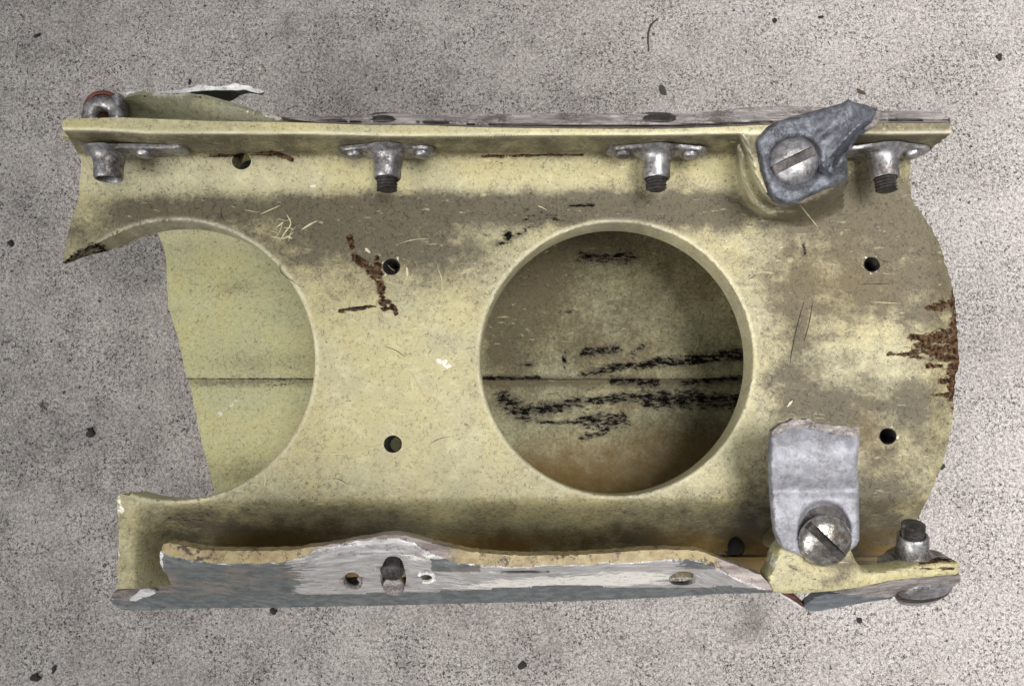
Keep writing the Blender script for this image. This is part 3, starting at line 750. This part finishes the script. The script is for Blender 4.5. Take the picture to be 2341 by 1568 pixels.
# ------------------------------------------------------------------ lower right: boss, flange end, fracture, outer scrap
pad2 = [(1815, 1195), (1800, 1235), (1782, 1252), (1775, 1266), (1770, 1284), (1762, 1303), (1752, 1318), (1756, 1340), (1767, 1352), (1785, 1356), (1839, 1354), (1899, 1351), (1953, 1344), (2000, 1335), (2044, 1324), (2110, 1319),
        (2189, 1315), (2192, 1298), (2192, 1284), (2179, 1282), (2104, 1287), (2044, 1298), (2002, 1305), (1978, 1303), (1960, 1290), (1950, 1270), (1940, 1245), (1925, 1195)]
def pad2_z(px, py):
    d = sdist(px, py, pad2); z = 474 - 7 * np.clip(1 - d / 8, 0, 1) ** 2
    return z + 5 * (fbm(px / 60, py / 40, 44) - .5) - 14 * sstep(2050, 2190, px)
A_pad = {"grime_shade": lambda px, py: .17 + .32 * fbm(px / 60, py / 60, 81) + .5 * blob(px, py, 1930, 1290, 40, 22) + .35 * blob(px, py, 1900, 1330, 30, 12) + .25 * blob(px, py, 1930, 1320, 22, 10),
         "chip": lambda px, py: np.maximum(cap(px, py, 2090, 1298, 2180, 1300, 7, .8), cap(px, py, 2100, 1286, 2190, 1282, 5, .8)) * .9,
         "soot_shade": lambda px, py: .5 * cap(px, py, 1800, 1290, 1900, 1345, 7, .9),
         "bare": lambda px, py: .8 * cap(px, py, 1770, 1255, 1766, 1290, 12, .8) + .7 * cap(px, py, 1900, 1353, 2190, 1316, 4, .8)}
patch("flange_pad", resample(smooth_poly(pad2, 2), 6, jit=.8, seed=4), pad2_z, M_web, frag, (), (), 6.0, (0, 5, -48), attrs=A_pad, label="yellow pad of the lower flange under the pale tab")
patch("pad_post", resample(smooth_poly([(1850, 1205), (1925, 1205), (1930, 1275), (1900, 1300), (1845, 1290)], 2), 8), lambda px, py: 440 + 0 * px, M_web, frag, (), (), 14.0, (0, 0, -400), attrs=A_pad)
fr2 = [(1899, 1352), (1953, 1345), (2000, 1336), (2044, 1325), (2110, 1320), (2189, 1316), (2196, 1314), (2194, 1334), (2165, 1344), (2140, 1351), (2090, 1357), (2038, 1364), (1990, 1364), (1940, 1358)]
patch("torn_flange_face", resample(fr2, 6, jit=2.0, seed=14), lambda px, py: 462 - 3.6 * np.maximum(py - np.interp(px, [1899, 2044, 2189], [1352, 1325, 1316]), 0) + 10 * (fbm(px / 50, py / 7, 24) - .5), M_frac, frag, (), (), 5.0, (0, 6, -26), angle=30)
fr3 = [(1893, 1357), (1868, 1362), (1846, 1377), (1839, 1386), (1846, 1396), (1858, 1398), (1890, 1393), (1923, 1387), (1970, 1378), (2008, 1372), (2042, 1368), (2038, 1362), (1990, 1360), (1940, 1356)]
patch("bent_skin_scrap", resample(smooth_poly(fr3, 1), 6, jit=1.4, seed=15), lambda px, py: 330 - 3.4 * (py - 1356) + 12 * (fbm(px / 40, py / 16, 27) - .5), M_blue, frag, (), (), 5.0, (0, 8, -20), angle=30)
fr4 = [(1785, 1357), (1800, 1356), (1818, 1364), (1836, 1380), (1842, 1388), (1834, 1386), (1812, 1374)]
patch("brown_torn_sliver", resample(fr4, 5, jit=1.5, seed=16), lambda px, py: 300 - 3.0 * (py - 1356), M_red, frag, (), (), 5.0, (0, 8, -16), angle=30)
fr5 = [(1780, 1352), (1796, 1362), (1822, 1378), (1838, 1390), (1832, 1389), (1806, 1374), (1784, 1360)]
patch("bright_torn_rim", resample(fr5, 4, jit=1.2, seed=17), lambda px, py: 304 - 3.0 * (py - 1356), M_bare, frag, (), (), 4.0, (0, 3, -14), angle=30)
# torn left foot of the lower flange
ft = [(262, 1352), (300, 1346), (345, 1338), (372, 1336), (389, 1322), (400, 1328), (396, 1345), (378, 1352), (352, 1352), (334, 1356), (318, 1366), (290, 1372), (262, 1370), (254, 1364)]
patch("torn_corner", resample(ft, 5, jit=2.2, seed=19), lambda px, py: 52 - 4.0 * (py - 1340) + 26 * (fbm(px / 18, py / 10, 33) - .5) - 20 * blob(px, py, 300, 1358, 34, 7), M_frac, frag, (), (), 4.5, (0, 6, -30), angle=28)
ft2 = [(296, 1372), (300, 1364), (312, 1356), (322, 1348), (338, 1345), (352, 1348), (356, 1356), (344, 1362), (326, 1366), (310, 1374)]
patch("curled_bright_shard", resample(ft2, 4, jit=1.5, seed=20), lambda px, py: 70 - 4.0 * (py - 1345) + 14 * (fbm(px / 14, py / 9, 35) - .5), M_bare, frag, (), (), 4.0, (0, 2, -8), angle=28)

# ------------------------------------------------------------------ upper skin layers behind the flange
st_top = [(640, 268), (697, 265), (760, 266), (855, 262), (900, 257), (960, 263), (1106, 262), (1232, 259), (1366, 260), (1460, 262), (1553, 261), (1610, 257), (1673, 250), (1757, 242), (1871, 245), (1950, 252), (2019, 254), (2129, 252), (2155, 258), (2170, 268)]
st_bot = [(2174, 281), (2100, 281), (2019, 281), (1900, 283), (1800, 283), (1659, 289), (1533, 294), (1338, 294), (1106, 291), (980, 286), (830, 285), (740, 281), (690, 276)]
def st_z(px, py):
    lo = np.interp(px, [690, 830, 980, 1106, 1338, 1533, 1659, 1800, 2019, 2174], [280, 285, 286, 291, 294, 294, 289, 283, 281, 281])
    return 474 - .9 * (lo - py) + 13 * (fbm(px / 130, py / 5, 51) - .5) - 26 * np.exp(-((py - lo + 4.5) / 2.6) ** 2) * sstep(700, 800, px) * (.35 + .65 * (fbm(px / 90, py * 0, 3) > .42))
patch("torn_skin_edge", resample(smooth_poly(st_top, 1, False), 6, False, 1.6, 31) + resample(st_bot, 8, False, .6, 32), st_z, M_frac, frag, (), (), 3.6, (0, 14, -120), angle=32,
      label="greyish splintered edge of torn skin behind the upper flange")
# olive flap curling away behind the flange
def flap_z(px, py):
    top = np.interp(px, [270, 292, 321, 427, 470, 529, 587, 640], [228, 221, 216, 219, 225, 241, 258, 276])
    return 440 - np.interp(px, [270, 640], [120, 0]) * np.clip((py - top) / 55, 0, 1) ** .8 + 3 * (fbm(px / 30, py / 20, 2) - .5)
flp = [(270, 240), (282, 227), (292, 221), (321, 216), (349, 219), (390, 220), (427, 219), (470, 225), (529, 241), (587, 258), (640, 276), (700, 284), (700, 290), (560, 288), (470, 285), (260, 284), (258, 262)]
A_fl = {"grime_shade": lambda px, py: .14 + .3 * fbm(px / 50, py / 20, 91) + .2 * sstep(480, 600, px), "chip": lambda px, py: .6 * cap(px, py, 330, 220, 460, 222, 5, .8), "soot_shade": lambda px, py: 0 * px,
        "bare": lambda px, py: .85 * cap(px, py, 349, 220, 430, 221, 7, .8) + .8 * cap(px, py, 470, 227, 640, 275, 3.5, .8) + .7 * cap(px, py, 270, 235, 276, 262, 12, .8)}
patch("skin_flap", resample(flp, 6, jit=.9, seed=41), flap_z, M_olive, frag, (), (), 5.0, (0, 10, -8), attrs=A_fl, angle=50, label="olive skin flap curling up behind the upper flange")
fo = [(266, 215), (294, 211), (352, 214), (392, 209), (430, 205), (460, 200), (500, 199), (540, 195), (566, 200), (585, 206), (603, 212), (595, 217), (572, 213), (548, 217), (530, 229), (513, 236), (495, 233), (470, 226), (440, 220), (390, 216), (330, 219)]
def fo_z(px, py): return 400 - 2.2 * np.maximum(py - np.interp(px, [266, 460, 540, 603], [213, 203, 199, 212]), 0) + 5 * (fbm(px / 20, py / 8, 6) - .5)
patch("outer_torn_skin", resample(fo, 5, jit=1.3, seed=43), fo_z, M_blue, frag, (), (), 4.0, (0, 4, -10), angle=40, label="dark outer skin sliver with a white torn rim behind the flap")
fw_ = [(270, 214), (294, 210), (330, 214), (352, 213), (392, 208), (430, 203), (458, 194), (470, 195), (490, 199), (520, 196), (538, 190), (552, 195), (570, 197), (580, 203), (592, 204), (604, 211), (590, 214), (575, 210), (560, 206), (540, 206), (500, 206), (460, 208), (430, 212), (380, 215), (330, 218), (290, 217)]
patch("white_torn_rim", resample(fw_, 4, jit=1.6, seed=45), lambda px, py: 412 + 8 * (fbm(px / 16, py / 6, 9) - .5), M_bare, frag, (), (), 3.5, (0, 2, -8), angle=30)
# ring lug and red sealant disc at the upper left
def arc_tube(c, R, r, a0, a1, n=26, m=12, flat=1.0):
    v, f = [], []
    for i in range(n + 1):
        t = math.radians(a0 + (a1 - a0) * i / n)
        rr = r * (1 + .12 * (vnoise(i * .5, 2.2, 8) - .5))
        for j in range(m):
            u = 2 * math.pi * j / m; q = R + rr * math.cos(u)
            v.append((q * math.cos(t), q * math.sin(t), rr * flat * math.sin(u)))
    for i in range(n):
        for j in range(m):
            f.append((i * m + j, (i + 1) * m + j, (i + 1) * m + (j + 1) % m, i * m + (j + 1) % m))
    f.append(tuple(range(m - 1, -1, -1))); f.append(tuple(n * m + j for j in range(m)))
    return v, f
lug = place("ring_lug", arc_tube(None, 30, 17, 0, 360, 40), tuple(P(237, 268, 420)), (0, -.15, 1), M_nut, frag, label="grey metal ring lug behind the upper left corner")
place("sealant_disc", lathe([(46, -10), (46, 0), (43, 3), (38, 3), (36, -2), (.5, -3)], 36), tuple(P(238, 255, 392)), (.1, -.25, 1), M_red, lug)
lugb = [(252, 222), (266, 214), (279, 216), (284, 232), (278, 255), (268, 264), (254, 250), (246, 236)]
patch("lug_neck", resample(smooth_poly(lugb, 1), 5), lambda px, py: 434 - 10 * ((px - 264) / 16) ** 2 + 4 * (fbm(px / 12, py / 12, 3) - .5), M_nut, lug, (), (), 4.0, (0, 2, -30), angle=50)

# ------------------------------------------------------------------ nut plates
def cyl_plate(pts, th):
    """extruded 2D outline lying in local xy, thickness th along z, slightly rounded rim"""
    n = len(pts); v = [(x, y, 0) for x, y in pts] + [(x, y, th * .7) for x, y in pts]
    cx = sum(p[0] for p in pts) / n; cy = sum(p[1] for p in pts) / n
    v += [(x + (cx - x) * 4 / (1 + math.hypot(cx - x, cy - y)), y + (cy - y) * 4 / (1 + math.hypot(cx - x, cy - y)), th) for x, y in pts]
    f = [tuple(range(n - 1, -1, -1)), tuple(2 * n + i for i in range(n))]
    for k in (0, n):
        for i in range(n):
            j = (i + 1) % n; f.append((k + i, k + j, k + n + j, k + n + i))
    return v, f
def threads(r, h0, h1, pitch=7.0, n=28):
    prof = []; k = int((h1 - h0) / pitch * 2)
    for i in range(k + 1):
        prof.append((r * (1.0 if i % 2 == 0 else .84), h0 + (h1 - h0) * i / k))
    prof += [(r * .7, h1 + 2), (r * .65, h1 + 2.2)]
    v, f = lathe(prof, n)
    v = [(x, y, z + (pitch * (math.atan2(y, x) / (2 * math.pi)) if z < h1 + 1 else 0)) for x, y, z in v]
    return v, f
def lug_outline(x0, x1, half, taper):
    """flat lug outline from x0 to x1, widest round the barrel"""
    pts = []
    for i in range(13):
        t = math.pi / 2 - math.pi * i / 12; pts.append((x1 - taper + taper * math.cos(t), taper * math.sin(t)))
    pts += [(x1 * .45, -half * .82), (0, -half), (x0 * .45, -half * .82)]
    for i in range(13):
        t = -math.pi / 2 - math.pi * i / 12; pts.append((x0 + taper + taper * math.cos(t), taper * math.sin(t)))
    pts += [(x0 * .45, half * .82), (0, half), (x1 * .45, half * .82)]
    return pts[::1]
YF = 664.0
def nut_plate(px, x0, x1, bolt, rivets, label, axis=(0, -1, .02), base=None, zc=384, rb=31, L=68, rot=0.0):
    loc = base if base is not None else (float(P(px, 330, zc)[0]), YF - 3, zc)
    xd = (math.cos(rot), 0, math.sin(rot))
    out = lug_outline(x0, x1, 44, 27)
    a = sum(out[i][0] * out[(i + 1) % len(out)][1] - out[(i + 1) % len(out)][0] * out[i][1] for i in range(len(out)))
    if a < 0: out = out[::-1]
    plate = cyl_plate(out, 9)
    barrel = lathe([(56, 3), (50, 9), (41, 13), (35, 20), (32.5, 30), (rb, 40), (rb, L - 4), (rb - 2.5, L), (rb - 6, L), (rb - 7.5, L - 5), (rb - 8, L - 14)], 36)
    o = place("nut_plate", join(plate, barrel), loc, axis, M_nut, frag, xdir=xd, angle=38, label=label)
    if bolt:
        place("bolt_thread", threads(23.5, L - 30, L + bolt), loc, axis, M_bolt, o, xdir=xd, angle=15)
    else:
        place("dark_bore", lathe([(rb - 8, L - 12), (rb - 8, L - 11), (1, L - 11)], 20), loc, axis, M_bolt, o)
    M = frame(axis, xd)
    for rx in rivets:
        rl = tuple(Vector(loc) + M @ Vector((rx, 0, 8)))
        place("rivet", lathe([(19, -2), (19, 4), (16, 9), (10, 11.5), (.5, 12)], 22), rl, axis, M_nut, o)
    return o
nut_plate(250, -42, 178, 0, [80], "one-sided nut plate at the left end of the upper flange", rot=-.03, axis=(.03, -1, -.02))
nut_plate(887, -112, 108, 26, [-76, 78], "nut plate with a protruding bolt, second along the upper flange", rot=.015)
nut_plate(1500, -112, 114, 24, [-76, 76], "nut plate with a protruding bolt left of the upper bracket", rot=.035, axis=(-.02, -1, -.01))
nut_plate(2016, -95, 105, 28, [68], "nut plate with a protruding bolt right of the upper bracket", rot=-.02, axis=(.02, -1, .05))
nl = P(2085, 1284, 405)
nut_plate(0, -70, 70, 22, [], "dark nut plate standing inside the lower right flange end", axis=(-.12, .86, .42), base=tuple(nl), L=66, rot=.05)

# screw heads showing outside the flanges
def dome_screw(name, loc, axis, R, slot_ang, label=None, parent=frag, height=None, slotw=None, mat=M_screw):
    """round slotted head, slot really cut"""
    H = height or R * .34; sw = slotw or R * .17; n = 44
    v, f = [], []; slotf = []
    rr = [0, .2, .4, .55, .7, .8, .88, .94, .98, 1.0]
    c, s = math.cos(slot_ang), math.sin(slot_ang)
    pts = []
    xs = np.linspace(-1, 1, 41)
    # grid over the disc, warped so that rows align with the slot edges
    ys = np.array(sorted(list(np.linspace(-1, 1, 33)) + [sw / R * .98, -sw / R * .98, sw / R * 1.04, -sw / R * 1.04]))
    idx = {}
    for j, y in enumerate(ys):
        hw = math.sqrt(max(0, 1 - y * y))
        for i, x in enumerate(xs):
            X = x * hw; r2 = X * X + y * y
            z = H * (1 - r2) ** .55 if r2 < 1 else 0
            z = H * max(0, (1 - r2)) ** .5
            if abs(y) < sw / R * 1.0: z = min(z, H * .38) - (0 if r2 < .97 else 0)
            idx[(i, j)] = len(v); u, w_ = X * R, y * R
            v.append((u * c - w_ * s, u * s + w_ * c, z))
    for j in range(len(ys) - 1):
        for i in range(len(xs) - 1):
            if abs((ys[j] + ys[j + 1]) / 2) < sw / R * 1.02: slotf.append(len(f))
            f.append((idx[(i, j)], idx[(i + 1, j)], idx[(i + 1, j + 1)], idx[(i, j + 1)]))
    sk = lathe([(R * .55, -60), (R * .55, -12), (R * .98, -8), (R * 1.0, 0.2)], n, False)
    o = place(name, join((v, f), sk), loc, axis, mat, parent, angle=28, label=label)
    o.data.materials.append(M_bolt)
    for i in slotf: o.data.polygons[i].material_index = 1
    return o
for px_, hz in ((882, 405), (1505, 405)):
    x = float(P(px_, 262, 430)[0])
    place("screw_head", lathe([(20, -30), (54, 0), (54, 3), (46, 9), (26, 14), (.5, 15)], 32), (x, 718, 420), (0, 1, .5), M_bolt, frag)
dome_screw("screw_head", tuple(P(2112, 1352, 350)), (.1, -.82, .50), 60, .1, "slotted screw head under the lower right flange end", mat=M_nut)

# ------------------------------------------------------------------ upper bracket: bent strap, torn at its upper end
ub = [(1732, 337), (1730, 323), (1739, 307), (1755, 289), (1777, 278), (1836, 260), (1890, 246), (1925, 236), (1936, 231), (1939, 227), (1950, 233), (1980, 240), (2006, 248), (2014, 256), (2009, 269), (2003, 283), (1980, 298),
      (1968, 305), (1953, 327), (1944, 345), (1930, 358), (1937, 364), (1937, 402), (1934, 415), (1890, 431), (1854, 447), (1826, 462), (1793, 465), (1773, 454), (1759, 438), (1750, 415), (1741, 388)]
def ub_z(px, py):
    z = 494 + 0 * px
    d = sdist(px, py, ub); z = z - 9 * np.clip(1 - d / 9, 0, 1) ** 2
    # strap rises towards the torn end, with a trough and a folded lip along its right side
    u = ((px - 1815) * .82 - (py - 368) * .57)          # along the strap
    v = ((px - 1815) * .57 + (py - 368) * .82)          # across, positive to the lower right
    z = z + 34 * sstep(60, 165, u) - 30 * sstep(172, 228, u)
    crease = np.interp(u, [40, 90, 140, 200], [52, 34, 22, 14])     # valley line, then the lip folds up
    fold = sstep(30, 75, u) * (1 - .6 * sstep(150, 215, u))
    z = z - 14 * np.clip(1 - np.abs(v - crease) / 22, 0, 1) ** 1.3 * fold
    z = z + 40 * sstep(2, 26, v - crease) * fold - 22 * sstep(26, 52, v - crease) * fold
    z = z - .009 * np.clip(v + 25, -50, 25) ** 2 * sstep(50, 130, u)
    z = z + 8 * np.exp(-((v + 14) / 10) ** 2) * np.exp(-((u - 95) / 26) ** 2)
    z = z + 16 * blob(px, py, 1918, 368, 26, 20) + 3 * (fbm(px / 40, py / 40, 14) - .5)
    q = np.hypot(px - 1818, py - 370)
    z = z - 9 * np.clip((66 - q) / 14, 0, 1)            # recess round the screw
    return z
upper = patch("strap_bracket", resample(ub, 5, jit=.9, seed=51), ub_z, M_brk, frag, (), [(1818 + r * math.cos(t), 370 + r * math.sin(t)) for r in (50, 53, 57, 61, 64, 67) for t in np.linspace(0, 6.28, 50)[:-1]],
      4.5, (0, 0, -20), angle=50, label="grey twisted strap bracket at the upper right")
dome_screw("screw", tuple(P(1815, 369, 493)), (-.08, -.12, 1), 52, math.radians(25), "slotted dome screw in the twisted strap bracket", upper, height=24, slotw=10, mat=M_nut)
endp = [(2006, 248), (2015, 256), (2010, 270), (2004, 284), (1982, 299), (1976, 294), (1992, 281), (1998, 266)]
patch("torn_end", resample(endp, 4, jit=1.0, seed=58), lambda px, py: ub_z(px, py) + 5 + 6 * (fbm(px / 8, py / 8, 59) - .5), M_frac, upper, (), (), 3.5, (0, 0, -20), angle=28)
nubp = [(1877, 378), (1890, 366), (1912, 358), (1928, 360), (1930, 385), (1918, 402), (1898, 396)]
patch("torn_nub", resample(smooth_poly(nubp, 1), 4, jit=1.2, seed=55), lambda px, py: 528 - .25 * np.abs(px - 1900) + 16 * (fbm(px / 11, py / 7, 57) - .5) - 10 * sstep(1900, 1930, px), M_brk, upper, (), (), 3.5, (0, 2, -26), angle=25)

# ------------------------------------------------------------------ lower tab: pale strip with a countersunk slot and a tilted screw
lt = [(1763, 997), (1767, 985), (1785, 971), (1800, 967), (1815, 959), (1835, 960), (1851, 958), (1863, 970), (1885, 970), (1908, 974), (1935, 975), (1962, 980), (1965, 1006), (1960, 1051), (1961, 1090), (1964, 1121), (1965, 1232), (1958, 1246), (1946, 1257), (1925, 1270),
      (1878, 1285), (1833, 1271), (1803, 1259), (1789, 1250), (1779, 1235), (1771, 1211), (1766, 1160), (1763, 1121), (1761, 1057)]
def lt_z(px, py):
    z = 496 + 34 * sstep(1170, 1030, py) - 22 * np.clip((1030 - py) / 60, 0, 1) ** 1.5 - 12 * np.exp(-((py - 1118) / 16) ** 2)
    d = sdist(px, py, lt); z = z - 5 * np.clip(1 - d / 4, 0, 1) ** 2 * (py > 990)
    z = z + 4 * (fbm(px / 40, py / 40, 17) - .5)
    q = np.hypot((px - 1884) / 1.0, (py - 1212) / 1.12)
    return z - 14 * np.clip((62 - q) / 10, 0, 1)
lth = circle(1884, 1214, 47, 54, 40, 0)
tab = patch("tab_bracket", resample(lt, 5, jit=.8, seed=61), lt_z, M_tab, frag, [lth], [(1884 + r * math.cos(t), 1212 + r * 1.12 * math.sin(t)) for r in (51, 54, 58, 61, 64) for t in np.linspace(0, 6.28, 50)[:-1]], 5.0, (0, 0, -16), angle=50,
      label="pale grey tab bracket standing over the lower right web")
tr = [(1765, 996), (1767, 983), (1785, 970), (1800, 966), (1815, 957), (1835, 959), (1851, 957), (1863, 969), (1885, 969), (1908, 973), (1935, 974), (1963, 979), (1964, 998), (1950, 999), (1930, 996), (1908, 993), (1885, 987), (1866, 981), (1850, 977), (1830, 978), (1800, 979), (1784, 988), (1775, 998)]
patch("torn_edge", resample(tr, 4, jit=1.6, seed=63), lambda px, py: lt_z(px, py) + 5 + 9 * (fbm(px / 9, py / 7, 64) - .5), M_frac, tab, (), (), 3.5, (0, 2, -20), angle=28)
place("washer", lathe([(58, -12), (58, -2), (54, 0), (.5, 0)], 36), tuple(P(1884, 1214, 483)), (0, 0, 1), M_bolt, tab)
dome_screw("screw", tuple(P(1886, 1236, 498)), (.10, -.30, .95), 54, math.radians(-44), "tilted slotted dome screw in the pale tab bracket", tab, height=28, slotw=8, mat=M_shiny)

# ------------------------------------------------------------------ scratches and stuck fibres (tiny raised ribbons on the primer)
def ribbons(name, lines, mat, zf=web_z, lift=.9):
    V, F_ = [], []
    for L, wd in lines:
        pts = smooth_poly(L, 2, False); pts = np.array(resample(pts, 4, False))
        d = np.gradient(pts, axis=0); nrm = np.stack([-d[:, 1], d[:, 0]], -1); nrm /= np.linalg.norm(nrm, axis=1)[:, None] + 1e-9
        t = np.linspace(0, 1, len(pts)); wv = wd * np.sqrt(np.clip(np.sin(np.pi * np.clip(t, .03, .97)), .1, 1)) * (.6 + .8 * vnoise(t * 14, 2.0, len(V)))
        A = pts + nrm * wv[:, None] / 2; B = pts - nrm * wv[:, None] / 2
        za = zf(A[:, 0], A[:, 1]) + lift; zb = zf(B[:, 0], B[:, 1]) + lift; zm = zf(pts[:, 0], pts[:, 1]) + lift + .7
        s = len(V); m = len(pts)
        V += list(map(tuple, np.concatenate([P(A[:, 0], A[:, 1], za), P(pts[:, 0], pts[:, 1], zm), P(B[:, 0], B[:, 1], zb)]) * S))
        for i in range(m - 1):
            for k in (0, m): F_.append((s + k + i, s + k + m + i, s + k + m + i + 1, s + k + i + 1))
    me = bpy.data.meshes.new(name); me.from_pydata(V, [], F_); finish(me, mat, 60)
    o = link(name, me, frag); o["kind"] = "stuff"; return o
def plain(name, c, r=.6):
    k = NT(name); n = k.noise(20, 3); return k.done(k.mix(n, c, tuple(x * .75 for x in c[:3]) + (1,)), r)
M_pale = plain("pale_scratch", lin(206, 197, 160)); M_dk = plain("dark_scratch", lin(46, 38, 32))
pale = [([(1000, 610), (1012, 640), (1010, 670), (996, 695)], 2.2), ([(700, 1032), (760, 1040), (830, 1028), (880, 1012)], 2.4), ([(940, 850), (958, 890), (975, 912)], 2.2),
        ([(1020, 1000), (1010, 1030), (992, 1060)], 2.0), ([(600, 1070), (608, 1095), (604, 1112)], 3.0), ([(930, 612), (932, 632)], 5.0), ([(595, 490), (640, 470)], 2.5), ([(1230, 470), (1250, 480)], 2.0),
        ([(628, 545), (640, 530), (645, 512)], 1.6), ([(660, 552), (664, 530), (676, 518)], 1.5), ([(636, 500), (655, 506), (668, 498)], 1.4), ([(618, 528), (634, 532)], 1.6), ([(648, 522), (662, 520), (672, 526)], 1.6), ([(640, 552), (652, 530), (668, 512), (655, 490)], 3.0), ([(620, 540), (650, 548), (672, 530)], 2.4), ([(690, 525), (710, 512), (725, 505)], 3.4), ([(632, 520), (648, 508)], 3), ([(655, 540), (668, 545)], 3),
        ([(560, 480), (590, 486)], 1.6), ([(1900, 760), (1985, 750)], 1.5), ([(1990, 690), (2060, 694)], 1.5), ([(2010, 830), (1960, 850)], 1.4), ([(905, 560), (940, 548), (985, 545)], 1.6), ([(835, 568), (846, 578)], 5), ([(735, 1040), (700, 1030)], 1.8),
        ([(530, 1120), (555, 1122)], 3), ([(1830, 470), (1850, 495), (1870, 520)], 2.2), ([(1800, 930), (1812, 915)], 4)]
dark = [([(775, 711), (810, 707), (855, 700)], 3.0), ([(880, 792), (905, 800), (925, 815)], 1.6), ([(1838, 690), (1826, 730), (1812, 790), (1806, 830)], 2.2), ([(1858, 690), (1850, 740), (1838, 780)], 1.8),
        ([(640, 600), (640, 625), (680, 650)], 1.4), ([(1960, 650), (2030, 649)], 1.4), ([(505, 470), (505, 498), (515, 505)], 1.5)]
for i in range(45):
    x = 160 + 2000 * rng.random(); y = 480 + 700 * rng.random()
    if math.hypot(x - HL[0], y - HL[1]) < HL[2] + 25 or math.hypot(x - HR[0], y - HR[1]) < HR[2] + 25 or x < 400 and y > 500: continue
    if x > 1720 and y > 930: continue
    if x > 2080: continue
    L = 8 + 26 * rng.random() ** 2; a = rng.normal(.3, .7); bend = rng.normal(0, .3)
    pl = [(x, y), (x + L * math.cos(a), y + L * math.sin(a)), (x + L * math.cos(a) + L * math.cos(a + bend), y + L * math.sin(a) + L * math.sin(a + bend))]
    (pale if rng.random() < .7 else dark).append((pl, .7 + .7 * rng.random()))
ribbons("pale_scratches", pale, M_pale); ribbons("dark_scratches", dark, M_dk)

# ------------------------------------------------------------------ grit, twig and leaf bits on the concrete
M_grit = plain("dark_grit", lin(40, 36, 36), .85); M_twig = plain("brown_twig", lin(78, 62, 44), .8); M_leaf = plain("dark_leaf", lin(62, 58, 50), .8); M_white = plain("white_flake", lin(205, 200, 195), .7)
def crumb(px, py, rx, ry, h, mat, label, name="grit_crumb", ang=0, group=None, seed=0):
    r = np.random.default_rng(seed + int(px)); v, f = [], []
    rings = [(1.0, 0.0), (1.05, .35), (.8, .75), (.35, 1.0)]; n = 11; c, s = math.cos(ang), math.sin(ang)
    rad = .7 + .6 * r.random(n)
    for q, hh in rings:
        for i in range(n):
            t = 2 * math.pi * i / n; k = q * rad[i] * (.9 + .2 * r.random()); u, w_ = k * rx * math.cos(t), k * ry * math.sin(t)
            v.append((u * c - w_ * s, u * s + w_ * c, h * hh * (.8 + .4 * r.random())))
    for k in range(3):
        for i in range(n): j = (i + 1) % n; f.append((k * n + i, k * n + j, (k + 1) * n + j, (k + 1) * n + i))
    f.append(tuple(3 * n + i for i in range(n))); f.append(tuple(range(n - 1, -1, -1)))
    p = P(px, py, ZG)
    me = bpy.data.meshes.new(name); me.from_pydata([tuple(np.array(q) * S) for q in v], [], f); finish(me, mat, 30)
    o = link(name, me); o.location = tuple(np.array([p[0], p[1], ZG - 3.5]) * S); o["label"] = label; o["category"] = name.split("_")[-1]
    if group: o["group"] = group
G = "dark grit crumbs on the concrete"
crumb(85, 81, 12, 5, 6, M_grit, "dark elongated grit crumb near the upper left corner of the concrete", ang=.4, group=G)
crumb(206, 988, 11, 13, 8, M_grit, "dark grit crumb left of the fragment's open hole", group=G)
crumb(79, 1548, 15, 12, 9, M_grit, "large black grit crumb in the lower left corner", group=G)
crumb(2155, 1066, 10, 7, 6, M_grit, "upper of two black crumbs beside the fragment's right end", group=G, ang=.8)
crumb(2138, 1087, 9, 6, 6, M_grit, "lower of two black crumbs beside the fragment's right end", group=G)
crumb(1772, 47, 8, 8, 6, M_grit, "black grit crumb above the twisted strap bracket, by the top edge", group=G)
crumb(2286, 130, 9, 12, 7, M_grit, "black grit crumb near the upper right corner", group=G)
crumb(1878, 39, 8, 5, 5, M_grit, "small dark crumb at the top edge, right of its neighbour above the bracket", group=G)
crumb(1965, 1418, 9, 7, 6, M_grit, "dark grit crumb below the lower right screw head", group=G)
crumb(24, 556, 8, 10, 6, M_grit, "dark crumb by the left edge level with the upper hole rim", group=G)
crumb(123, 1528, 5, 13, 4, M_grit, "thin dark crumb beside the large black one at lower left", group=G, ang=-.4)
crumb(433, 188, 5, 9, 5, M_grit, "small dark crumb above the torn flap", group=G)
crumb(1196, 1520, 13, 11, 6, M_grit, "dark crumb on the stain near the bottom edge", group=G)
crumb(625, 1397, 11, 8, 6, M_grit, "black crumb touching the lower flange's bottom edge", group=G)
crumb(1050, 1519, 5, 5, 4, M_white, "tiny white flake near the bottom edge", name="white_flake")
crumb(594, 157, 5, 7, 4, M_white, "small pale flake above the torn flap's right tip", name="pale_flake")
crumb(1516, 207, 10, 16, 3, M_leaf, "dark leaf fragment on the concrete above the upper flange", name="leaf_fragment", ang=.35)
crumb(1970, 210, 15, 6, 3, M_twig, "brown husk fragment above the twisted strap bracket", name="husk_fragment", ang=-.4)
def twig():
    pts = [(1484, 118), (1481, 90), (1484, 66), (1492, 52), (1502, 45)]
    pts = np.array(resample(smooth_poly(pts, 2, False), 5, False)); W = P(pts[:, 0], pts[:, 1], ZG + 2 + 0 * pts[:, 0])
    v, f = [], []; m = 6; n = len(W)
    for i, q in enumerate(W):
        r = 1.5 + 2.6 * i / n * (.8 + .4 * rng.random())
        for j in range(m): u = 2 * math.pi * j / m; v.append(tuple((q + np.array([r * math.cos(u), 0, r * math.sin(u)])) * S))
    for i in range(n - 1):
        for j in range(m): f.append((i * m + j, (i + 1) * m + j, (i + 1) * m + (j + 1) % m, i * m + (j + 1) % m))
    me = bpy.data.meshes.new("twig"); me.from_pydata(v, [], f); finish(me, M_twig, 60)
    o = link("twig", me); o["label"] = "thin curved brown twig on the concrete near the top edge"; o["category"] = "twig"
twig()
